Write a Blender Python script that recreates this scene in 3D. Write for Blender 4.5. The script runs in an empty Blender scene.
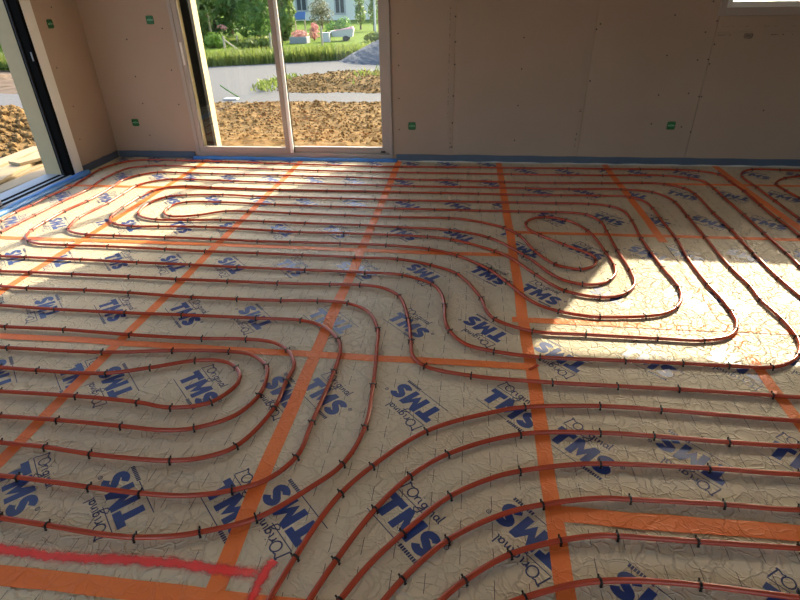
import bpy, bmesh, math, random
import numpy as np
from mathutils import Vector, Matrix, noise

random.seed(7)
rng = np.random.default_rng(11)
SC = bpy.context.scene
COL = SC.collection
PI = math.pi

# ------------------------------------------------------------------ camera
cam_d = bpy.data.cameras.new('camera')
cam = bpy.data.objects.new('camera', cam_d)
COL.objects.link(cam)
CAM_H = 1.4863
right = Vector((0.992847, 0.118071, -0.017745))
up = Vector((-0.043707, 0.497713, 0.866240))
fwd = Vector((-0.111109, 0.859267, -0.499314))
m = Matrix((right, up, -fwd)).transposed().to_4x4()
m.translation = (0, 0, CAM_H)
cam.matrix_world = m
cam_d.sensor_width = 36.0
cam_d.lens = 536.35 * 36.0 / 800.0
cam_d.clip_start = 0.02
cam_d.clip_end = 300
SC.camera = cam

# ------------------------------------------------------------------ light
SUN_AZ = math.atan2(0.555, 1.0)          # to the right of straight ahead
SUN_EL = math.radians(28.7)
world = bpy.data.worlds.new('world')
SC.world = world
world.use_nodes = True
wn = world.node_tree
bg = wn.nodes['Background']
sky = wn.nodes.new('ShaderNodeTexSky')
sky.sky_type = 'NISHITA'
sky.sun_disc = False
sky.sun_elevation = SUN_EL
sky.sun_rotation = SUN_AZ
sky.air_density = 1.0
sky.dust_density = 4.0
sky.ozone_density = 1.0
wn.links.new(sky.outputs[0], bg.inputs[0])
bg.inputs[1].default_value = 0.60

sun_d = bpy.data.lights.new('sun', 'SUN')
sun_d.energy = 7.6
sun_d.angle = math.radians(0.6)
sun_d.color = (1.0, 0.84, 0.60)
sun = bpy.data.objects.new('sun', sun_d)
COL.objects.link(sun)
to_sun = Vector((math.sin(SUN_AZ) * math.cos(SUN_EL), math.cos(SUN_AZ) * math.cos(SUN_EL), math.sin(SUN_EL)))
sun.rotation_euler = to_sun.to_track_quat('Z', 'Y').to_euler()
sun.location = to_sun * 30

# added fill lamps, as if daylight came through assumed doors behind the camera
for wx, ww in ((-2.2, 1.8), (1.6, 1.8)):
    ad = bpy.data.lights.new('rear_fill', 'AREA')
    ad.shape = 'RECTANGLE'
    ad.size = ww
    ad.size_y = 2.0
    ad.energy = 8.0
    ad.color = (1.0, 0.95, 0.88)
    ao = bpy.data.objects.new('rear_fill', ad)
    COL.objects.link(ao)
    ao.location = (wx, -2.47, 1.1)
    ao.rotation_euler = (PI / 2, 0, 0)     # faces +Y, into the room

vs = SC.view_settings
vs.view_transform = 'Standard'
vs.look = 'None'
vs.gamma = 1.0
vs.use_curve_mapping = False
vs.exposure = 0.55

# ------------------------------------------------------------------ materials
def new_mat(name):
    mt = bpy.data.materials.new(name)
    mt.use_nodes = True
    nt = mt.node_tree
    return mt, nt, nt.nodes['Principled BSDF']

def srgb(r, g, b):
    f = lambda c: ((c / 255 + 0.055) / 1.055) ** 2.4 if c > 10 else c / 255 / 12.92
    return (f(r), f(g), f(b), 1.0)

def N(nt, kind, **kw):
    n = nt.nodes.new(kind)
    for k, v in kw.items():
        setattr(n, k, v)
    return n

def simple(name, col, rough=0.6, metal=0.0, var=0.0, scale=8.0, bump=0.0, bscale=60.0, spec=0.5, coords='Object'):
    mt, nt, b = new_mat(name)
    b.inputs['Base Color'].default_value = col
    b.inputs['Roughness'].default_value = rough
    b.inputs['Metallic'].default_value = metal
    b.inputs['Specular IOR Level'].default_value = spec
    if var or bump:
        tc = N(nt, 'ShaderNodeTexCoord')
    if var:
        nz = N(nt, 'ShaderNodeTexNoise')
        nz.inputs['Scale'].default_value = scale
        nz.inputs['Detail'].default_value = 5
        nt.links.new(tc.outputs[coords], nz.inputs['Vector'])
        mix = N(nt, 'ShaderNodeMix', data_type='RGBA')
        mix.inputs[6].default_value = tuple(c * (1 - var) for c in col[:3]) + (1,)
        mix.inputs[7].default_value = tuple(min(1, c * (1 + var)) for c in col[:3]) + (1,)
        nt.links.new(nz.outputs[0], mix.inputs[0])
        nt.links.new(mix.outputs[2], b.inputs['Base Color'])
    if bump:
        nb = N(nt, 'ShaderNodeTexNoise')
        nb.inputs['Scale'].default_value = bscale
        nb.inputs['Detail'].default_value = 4
        nt.links.new(tc.outputs[coords], nb.inputs['Vector'])
        bp = N(nt, 'ShaderNodeBump')
        bp.inputs['Strength'].default_value = bump
        bp.inputs['Distance'].default_value = 0.01
        nt.links.new(nb.outputs[0], bp.inputs['Height'])
        nt.links.new(bp.outputs[0], b.inputs['Normal'])
    return mt

def math_n(nt, op, a, b=None, c=None, clamp=False):
    n = N(nt, 'ShaderNodeMath', operation=op, use_clamp=clamp)
    for i, v in enumerate((a, b, c)):
        if v is None:
            continue
        if isinstance(v, (int, float)):
            n.inputs[i].default_value = v
        else:
            nt.links.new(v, n.inputs[i])
    return n.outputs[0]

def crease_height(nt, vec, amp=1.0):
    """crumpled-film relief: ridges of warped cells at two sizes plus a soft swell"""
    nz = N(nt, 'ShaderNodeTexNoise')
    nz.inputs['Scale'].default_value = 9.0
    nz.inputs['Detail'].default_value = 3
    nt.links.new(vec, nz.inputs['Vector'])
    sub = N(nt, 'ShaderNodeVectorMath', operation='SUBTRACT')
    nt.links.new(nz.outputs[1], sub.inputs[0])
    sub.inputs[1].default_value = (0.5, 0.5, 0.5)
    sc = N(nt, 'ShaderNodeVectorMath', operation='SCALE')
    nt.links.new(sub.outputs[0], sc.inputs[0])
    sc.inputs['Scale'].default_value = 0.13
    add = N(nt, 'ShaderNodeVectorMath', operation='ADD')
    nt.links.new(vec, add.inputs[0])
    nt.links.new(sc.outputs[0], add.inputs[1])
    outs = []
    for scale, width, a in ((12.0, 0.07, 1.0), (27.0, 0.11, 0.62)):
        v = N(nt, 'ShaderNodeTexVoronoi', feature='DISTANCE_TO_EDGE', voronoi_dimensions='2D')
        v.inputs['Scale'].default_value = scale
        nt.links.new(add.outputs[0], v.inputs['Vector'])
        d = math_n(nt, 'DIVIDE', v.outputs['Distance'], width, clamp=True)
        outs.append(math_n(nt, 'MULTIPLY', math_n(nt, 'SUBTRACT', 1.0, d), a))
    h = math_n(nt, 'ADD', outs[0], outs[1])
    sw = N(nt, 'ShaderNodeTexNoise')
    sw.inputs['Scale'].default_value = 22.0
    sw.inputs['Detail'].default_value = 3
    nt.links.new(vec, sw.inputs['Vector'])
    h = math_n(nt, 'ADD', h, math_n(nt, 'MULTIPLY', sw.outputs[0], 1.0))
    return h

def film_material():
    """printed, wrinkled facing film of the insulation panels, with its 10 cm grid of crosses"""
    mt, nt, b = new_mat('panel_film')
    tc = N(nt, 'ShaderNodeTexCoord')
    geo = N(nt, 'ShaderNodeNewGeometry')
    obj = tc.outputs['Object']
    sep = N(nt, 'ShaderNodeSeparateXYZ')
    nt.links.new(obj, sep.inputs[0])
    def cell(o):
        x = math_n(nt, 'ADD', o, 0.05)
        fr = math_n(nt, 'FRACT', math_n(nt, 'DIVIDE', x, 0.1))
        return math_n(nt, 'MULTIPLY', math_n(nt, 'ABSOLUTE', math_n(nt, 'SUBTRACT', fr, 0.5)), 0.1)
    # small wobble so that the printed strokes follow the wrinkles
    wz = N(nt, 'ShaderNodeTexNoise')
    wz.inputs['Scale'].default_value = 45
    nt.links.new(obj, wz.inputs['Vector'])
    wob = math_n(nt, 'MULTIPLY', math_n(nt, 'SUBTRACT', wz.outputs[0], 0.5), 0.005)
    ax = cell(math_n(nt, 'ADD', sep.outputs[0], wob))
    ay = cell(math_n(nt, 'ADD', sep.outputs[1], wob))
    vert = math_n(nt, 'MULTIPLY', math_n(nt, 'LESS_THAN', ax, 0.0011), math_n(nt, 'LESS_THAN', ay, 0.031))
    horz = math_n(nt, 'MULTIPLY', math_n(nt, 'LESS_THAN', ay, 0.0008), math_n(nt, 'LESS_THAN', ax, 0.024))
    fade = N(nt, 'ShaderNodeTexNoise')
    fade.inputs['Scale'].default_value = 9
    nt.links.new(obj, fade.inputs['Vector'])
    fd = N(nt, 'ShaderNodeMapRange')
    fd.inputs[1].default_value = 0.30
    fd.inputs[2].default_value = 0.62
    nt.links.new(fade.outputs[0], fd.inputs[0])
    hz = math_n(nt, 'MULTIPLY', math_n(nt, 'MULTIPLY', horz, 0.65), fd.outputs[0])
    ink = math_n(nt, 'MAXIMUM', math_n(nt, 'MULTIPLY', vert, 0.85), hz)
    nz = N(nt, 'ShaderNodeTexNoise')
    nz.inputs['Scale'].default_value = 3.5
    nz.inputs['Detail'].default_value = 6
    nt.links.new(geo.outputs['Position'], nz.inputs['Vector'])
    mix = N(nt, 'ShaderNodeMix', data_type='RGBA')
    mix.inputs[6].default_value = FILM_A
    mix.inputs[7].default_value = FILM_B
    nt.links.new(nz.outputs[0], mix.inputs[0])
    mi = N(nt, 'ShaderNodeMix', data_type='RGBA')
    nt.links.new(ink, mi.inputs[0])
    nt.links.new(mix.outputs[2], mi.inputs[6])
    mi.inputs[7].default_value = (0.02, 0.022, 0.03, 1)
    nt.links.new(mi.outputs[2], b.inputs['Base Color'])
    b.inputs['Roughness'].default_value = FILM_ROUGH
    b.inputs['Specular IOR Level'].default_value = FILM_SPEC
    bp = N(nt, 'ShaderNodeBump')
    bp.inputs['Strength'].default_value = FILM_BUMP
    bp.inputs['Distance'].default_value = 0.0055
    nt.links.new(crease_height(nt, geo.outputs['Position']), bp.inputs['Height'])
    nt.links.new(bp.outputs[0], b.inputs['Normal'])
    return mt

FILM_A = (0.60, 0.525, 0.385, 1)
FILM_B = (0.72, 0.64, 0.485, 1)
FILM_ROUGH = 0.52
FILM_SPEC = 0.17
FILM_BUMP = 0.8

def tape_material():
    mt, nt, b = new_mat('orange_tape')
    geo = N(nt, 'ShaderNodeNewGeometry')
    nz = N(nt, 'ShaderNodeTexNoise')
    nz.inputs['Scale'].default_value = 6
    nz.inputs['Detail'].default_value = 6
    nt.links.new(geo.outputs['Position'], nz.inputs['Vector'])
    mix = N(nt, 'ShaderNodeMix', data_type='RGBA')
    mix.inputs[6].default_value = (0.92, 0.20, 0.042, 1)
    mix.inputs[7].default_value = (1.0, 0.30, 0.085, 1)
    nt.links.new(nz.outputs[0], mix.inputs[0])
    nt.links.new(mix.outputs[2], b.inputs['Base Color'])
    b.inputs['Roughness'].default_value = 0.45
    b.inputs['Specular IOR Level'].default_value = 0.3
    bp = N(nt, 'ShaderNodeBump')
    bp.inputs['Strength'].default_value = 0.5
    bp.inputs['Distance'].default_value = 0.005
    nt.links.new(crease_height(nt, geo.outputs['Position']), bp.inputs['Height'])
    nt.links.new(bp.outputs[0], b.inputs['Normal'])
    tr = N(nt, 'ShaderNodeBsdfTransparent')
    ms = N(nt, 'ShaderNodeMixShader')
    ms.inputs[0].default_value = 0.14
    nt.links.new(b.outputs[0], ms.inputs[1])
    nt.links.new(tr.outputs[0], ms.inputs[2])
    nt.links.new(ms.outputs[0], nt.nodes['Material Output'].inputs['Surface'])
    return mt

def glass_material():
    mt, nt, b = new_mat('window_glass')
    tr = N(nt, 'ShaderNodeBsdfTransparent')
    tr.inputs[0].default_value = (0.97, 0.985, 0.97, 1)
    gl = N(nt, 'ShaderNodeBsdfGlossy')
    gl.inputs['Roughness'].default_value = 0.02
    fr = N(nt, 'ShaderNodeFresnel')
    fr.inputs[0].default_value = 1.35
    ms = N(nt, 'ShaderNodeMixShader')
    nt.links.new(fr.outputs[0], ms.inputs[0])
    nt.links.new(tr.outputs[0], ms.inputs[1])
    nt.links.new(gl.outputs[0], ms.inputs[2])
    nt.links.new(ms.outputs[0], nt.nodes['Material Output'].inputs['Surface'])
    return mt

def spray_material():
    mt, nt, b = new_mat('red_spray_paint')
    b.inputs['Base Color'].default_value = (1.0, 0.045, 0.05, 1)
    b.inputs['Roughness'].default_value = 0.65
    uv = N(nt, 'ShaderNodeUVMap')
    sep = N(nt, 'ShaderNodeSeparateXYZ')
    nt.links.new(uv.outputs[0], sep.inputs[0])
    geo = N(nt, 'ShaderNodeNewGeometry')
    nz = N(nt, 'ShaderNodeTexNoise')
    nz.inputs['Scale'].default_value = 26
    nz.inputs['Detail'].default_value = 6
    nz.inputs['Roughness'].default_value = 0.7
    nt.links.new(geo.outputs['Position'], nz.inputs['Vector'])
    edge = math_n(nt, 'SUBTRACT', 1.0, math_n(nt, 'ABSOLUTE', sep.outputs[1]))
    ends = math_n(nt, 'MINIMUM', sep.outputs[0], math_n(nt, 'SUBTRACT', 1.0, sep.outputs[0]))
    edge = math_n(nt, 'MINIMUM', edge, math_n(nt, 'MULTIPLY', ends, 30.0))
    a = math_n(nt, 'ADD', edge, math_n(nt, 'MULTIPLY', math_n(nt, 'SUBTRACT', nz.outputs[0], 0.5), 1.5))
    mr = N(nt, 'ShaderNodeMapRange')
    mr.inputs[1].default_value = 0.12
    mr.inputs[2].default_value = 0.75
    mr.inputs[4].default_value = 0.80
    nt.links.new(a, mr.inputs[0])
    tr = N(nt, 'ShaderNodeBsdfTransparent')
    ms = N(nt, 'ShaderNodeMixShader')
    nt.links.new(mr.outputs[0], ms.inputs[0])
    nt.links.new(tr.outputs[0], ms.inputs[1])
    nt.links.new(b.outputs[0], ms.inputs[2])
    nt.links.new(ms.outputs[0], nt.nodes['Material Output'].inputs['Surface'])
    return mt

def leaf_material(name, a, b_):
    mt, nt, b = new_mat(name)
    at = N(nt, 'ShaderNodeObjectInfo')
    geo = N(nt, 'ShaderNodeNewGeometry')
    mix = N(nt, 'ShaderNodeMix', data_type='RGBA')
    mix.inputs[6].default_value = a
    mix.inputs[7].default_value = b_
    nt.links.new(geo.outputs['Random Per Island'], mix.inputs[0])
    nt.links.new(mix.outputs[2], b.inputs['Base Color'])
    b.inputs['Roughness'].default_value = 0.5
    tl = N(nt, 'ShaderNodeBsdfTranslucent')
    nt.links.new(mix.outputs[2], tl.inputs[0])
    ms = N(nt, 'ShaderNodeMixShader')
    ms.inputs[0].default_value = 0.45
    nt.links.new(b.outputs[0], ms.inputs[1])
    nt.links.new(tl.outputs[0], ms.inputs[2])
    nt.links.new(ms.outputs[0], nt.nodes['Material Output'].inputs['Surface'])
    return mt

def plaster_material():
    mt, nt, b = new_mat('plasterboard')
    geo = N(nt, 'ShaderNodeNewGeometry')
    nz = N(nt, 'ShaderNodeTexNoise')
    nz.inputs['Scale'].default_value = 2.2
    nz.inputs['Detail'].default_value = 8
    nt.links.new(geo.outputs['Position'], nz.inputs['Vector'])
    mix = N(nt, 'ShaderNodeMix', data_type='RGBA')
    mix.inputs[6].default_value = (0.345, 0.266, 0.210, 1)
    mix.inputs[7].default_value = (0.400, 0.312, 0.248, 1)
    nt.links.new(nz.outputs[0], mix.inputs[0])
    nt.links.new(mix.outputs[2], b.inputs['Base Color'])
    b.inputs['Roughness'].default_value = 0.85
    b.inputs['Specular IOR Level'].default_value = 0.25
    return mt

M = {}
M['film'] = film_material()
M['tape'] = tape_material()
M['glass'] = glass_material()
M['spray'] = spray_material()
M['plaster'] = plaster_material()
M['ink'] = simple('blue_ink', (0.022, 0.060, 0.235, 1), 0.42, var=0.35, scale=40)
M['script'] = simple('dark_blue_ink', (0.020, 0.035, 0.120, 1), 0.45)
M['pipe'] = simple('red_orange_pipe', (0.40, 0.058, 0.026, 1), 0.27, var=0.18, scale=3, spec=0.5)
M['clip'] = simple('black_clip_plastic', (0.006, 0.006, 0.006, 1), 0.45, spec=0.3)
M['foam'] = simple('blue_foam_strip', (0.072, 0.102, 0.155, 1), 0.55, var=0.15, scale=12, bump=0.3, bscale=30)
M['foam_lit'] = simple('daylit_blue_foam', (0.06, 0.24, 0.66, 1), 0.45, var=0.15, scale=12, bump=0.3, bscale=30)  # same foam strip, with the daylight at the doors put into its colour
M['foam_film'] = simple('white_strip_film', (0.75, 0.75, 0.72, 1), 0.35, bump=0.5, bscale=50)
M['frame'] = simple('grey_white_frame', (0.36, 0.315, 0.285, 1), 0.42)
M['frame_white'] = simple('pale_frame', (0.74, 0.74, 0.73, 1), 0.42)
M['alu'] = simple('lit_stile_and_screw', (0.86, 0.90, 0.93, 1), 0.25, metal=0.0)  # sunlit, reflecting stile side put into the colour; also used on screws
M['dark'] = simple('black_channel', (0.0045, 0.0043, 0.004, 1), 0.8, spec=0.05)
M['grey_rail'] = simple('grey_threshold', (0.30, 0.31, 0.33, 1), 0.5)
M['render'] = simple('cream_render', (0.40, 0.315, 0.175, 1), 0.9, var=0.06, scale=14, bump=0.25, bscale=180)
M['block'] = simple('block_wall', (0.45, 0.43, 0.40, 1), 0.9, var=0.15, scale=6, bump=0.4, bscale=30)
M['ceiling'] = simple('ceiling_board', (0.62, 0.56, 0.49, 1), 0.9)
M['green'] = simple('green_box_plastic', (0.010, 0.125, 0.035, 1), 0.4)
M['green_lid'] = simple('pale_green_plate', (0.10, 0.34, 0.17, 1), 0.35)
M['screw'] = simple('dark_screw', (0.035, 0.026, 0.022, 1), 0.5)
M['stamp'] = simple('grey_stamp_ink', (0.17, 0.13, 0.11, 1), 0.8)
M['seam'] = simple('board_core', (0.33, 0.25, 0.19, 1), 0.9)
M['screed'] = simple('concrete_slab', (0.40, 0.38, 0.35, 1), 0.9, var=0.15)
M['gravel'] = simple('gravel_ground', (0.066, 0.068, 0.072, 1), 0.95, var=0.25, scale=14, bump=0.9, bscale=22)
M['heap'] = simple('blue_grey_gravel', (0.060, 0.070, 0.085, 1), 0.95, var=0.5, scale=18, bump=1.0, bscale=25)
M['soil'] = simple('tan_soil', (0.150, 0.094, 0.037, 1), 0.95, var=0.55, scale=9, bump=1.0, bscale=22, spec=0.1)
M['lawn'] = simple('lawn', (0.085, 0.135, 0.014, 1), 0.95, var=0.3, scale=3, spec=0.08)
M['bank'] = simple('tan_bank', (0.085, 0.055, 0.030, 1), 0.95, var=0.3, scale=2, bump=0.6, bscale=8)
M['timber'] = simple('pale_timber', (0.26, 0.195, 0.105, 1), 0.75, var=0.2, scale=5)
M['post'] = simple('weathered_post', (0.33, 0.28, 0.21, 1), 0.85, var=0.2)
M['bark'] = simple('bark', (0.13, 0.095, 0.06, 1), 0.9, var=0.3)
M['leaf_dark'] = leaf_material('leaf_dark', (0.068, 0.165, 0.049, 1), (0.182, 0.317, 0.092, 1))
M['leaf_mid'] = leaf_material('leaf_mid', (0.082, 0.165, 0.036, 1), (0.216, 0.285, 0.072, 1))
M['leaf_lime'] = leaf_material('leaf_lime', (0.150, 0.270, 0.022, 1), (0.315, 0.420, 0.053, 1))
M['leaf_grass'] = leaf_material('grass_blade', (0.079, 0.135, 0.020, 1), (0.214, 0.248, 0.050, 1))
M['leaf_olive'] = leaf_material('leaf_olive', (0.105, 0.112, 0.068, 1), (0.210, 0.210, 0.135, 1))
M['petal'] = leaf_material('pink_petal', (0.420, 0.150, 0.150, 1), (0.540, 0.300, 0.270, 1))
M['white_wall'] = simple('pale_house_wall', (0.74, 0.71, 0.62, 1), 0.9, var=0.05)
M['pane'] = simple('dark_pane', (0.07, 0.08, 0.09, 1), 0.15)
M['roof'] = simple('roof_tile', (0.30, 0.12, 0.07, 1), 0.8)
M['blue_top'] = simple('blue_panel', (0.05, 0.13, 0.32, 1), 0.4)
M['concrete'] = simple('planter_concrete', (0.22, 0.23, 0.23, 1), 0.9, var=0.1)
M['white_paint'] = simple('white_paint', (0.42, 0.42, 0.41, 1), 0.45)
M['pink_load'] = simple('pink_sheet', (0.62, 0.32, 0.30, 1), 0.7)
M['rubber'] = simple('rubber', (0.02, 0.02, 0.02, 1), 0.7)
M['pink_tape'] = simple('pink_marker', (0.85, 0.12, 0.18, 1), 0.6)

# ------------------------------------------------------------------ mesh helpers
def link(name, me, mat=None, parent=None):
    o = bpy.data.objects.new(name, me)
    COL.objects.link(o)
    if mat is not None and me is not None and not me.materials:
        me.materials.append(mat)
    if parent is not None:
        o.parent = parent
    return o

def from_bm(name, bm, mat, parent=None, smooth=False):
    me = bpy.data.meshes.new(name)
    bm.normal_update()
    bm.to_mesh(me)
    bm.free()
    if smooth:
        for p in me.polygons:
            p.use_smooth = True
    return link(name, me, mat, parent)

def from_data(name, v, f, mat, parent=None, smooth=False):
    me = bpy.data.meshes.new(name)
    me.from_pydata([tuple(p) for p in v], [], f)
    me.update()
    if smooth:
        for p in me.polygons:
            p.use_smooth = True
    return link(name, me, mat, parent)

def add_box(bm, x0, x1, y0, y1, z0, z1, bevel=0.0, mtx=None):
    vs_ = [bm.verts.new((x, y, z)) for z in (z0, z1) for y in (y0, y1) for x in (x0, x1)]
    fs = [bm.faces.new([vs_[i] for i in idx]) for idx in
          ((0, 2, 3, 1), (4, 5, 7, 6), (0, 1, 5, 4), (2, 6, 7, 3), (0, 4, 6, 2), (1, 3, 7, 5))]
    if bevel:
        es = list({e for f in fs for e in f.edges})
        r = bmesh.ops.bevel(bm, geom=es, offset=bevel, segments=2, affect='EDGES', profile=0.6)
        vs_ = list({v for f in r['faces'] for v in f.verts} | {v for v in vs_ if v.is_valid})
    if mtx is not None:
        bmesh.ops.transform(bm, matrix=mtx, verts=[v for v in vs_ if v.is_valid])
    return vs_

def box(name, x0, x1, y0, y1, z0, z1, mat, parent=None, bevel=0.0, mtx=None):
    bm = bmesh.new()
    add_box(bm, x0, x1, y0, y1, z0, z1, bevel, mtx)
    return from_bm(name, bm, mat, parent)

def tube_data(P, r, sides=10, cap=True):
    P = [Vector(p) for p in P]
    n = len(P)
    V, F = [], []
    nrm = None
    for i, p in enumerate(P):
        t = (P[min(i + 1, n - 1)] - P[max(i - 1, 0)]).normalized()
        if nrm is None:
            a = Vector((0, 0, 1)) if abs(t.z) < 0.9 else Vector((1, 0, 0))
            nrm = (a - t * a.dot(t)).normalized()
        else:
            nrm = (nrm - t * nrm.dot(t)).normalized()
        bn = t.cross(nrm)
        rr = r[i] if isinstance(r, (list, tuple)) else r
        for k in range(sides):
            a = 2 * PI * k / sides
            V.append(p + nrm * (math.cos(a) * rr) + bn * (math.sin(a) * rr))
    for i in range(n - 1):
        for k in range(sides):
            k2 = (k + 1) % sides
            F.append((i * sides + k, i * sides + k2, (i + 1) * sides + k2, (i + 1) * sides + k))
    if cap:
        F.append(tuple(range(sides))[::-1])
        F.append(tuple((n - 1) * sides + k for k in range(sides)))
    return V, F

def tag(o, label=None, cat=None, group=None, kind=None):
    if label: o['label'] = label
    if cat: o['category'] = cat
    if group: o['group'] = group
    if kind: o['kind'] = kind
    return o

def empty(name, loc=(0, 0, 0), rz=0):
    o = bpy.data.objects.new(name, None)
    COL.objects.link(o)
    o.location = loc
    o.rotation_euler = (0, 0, rz)
    o.empty_display_size = 0.1
    return o

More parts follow.
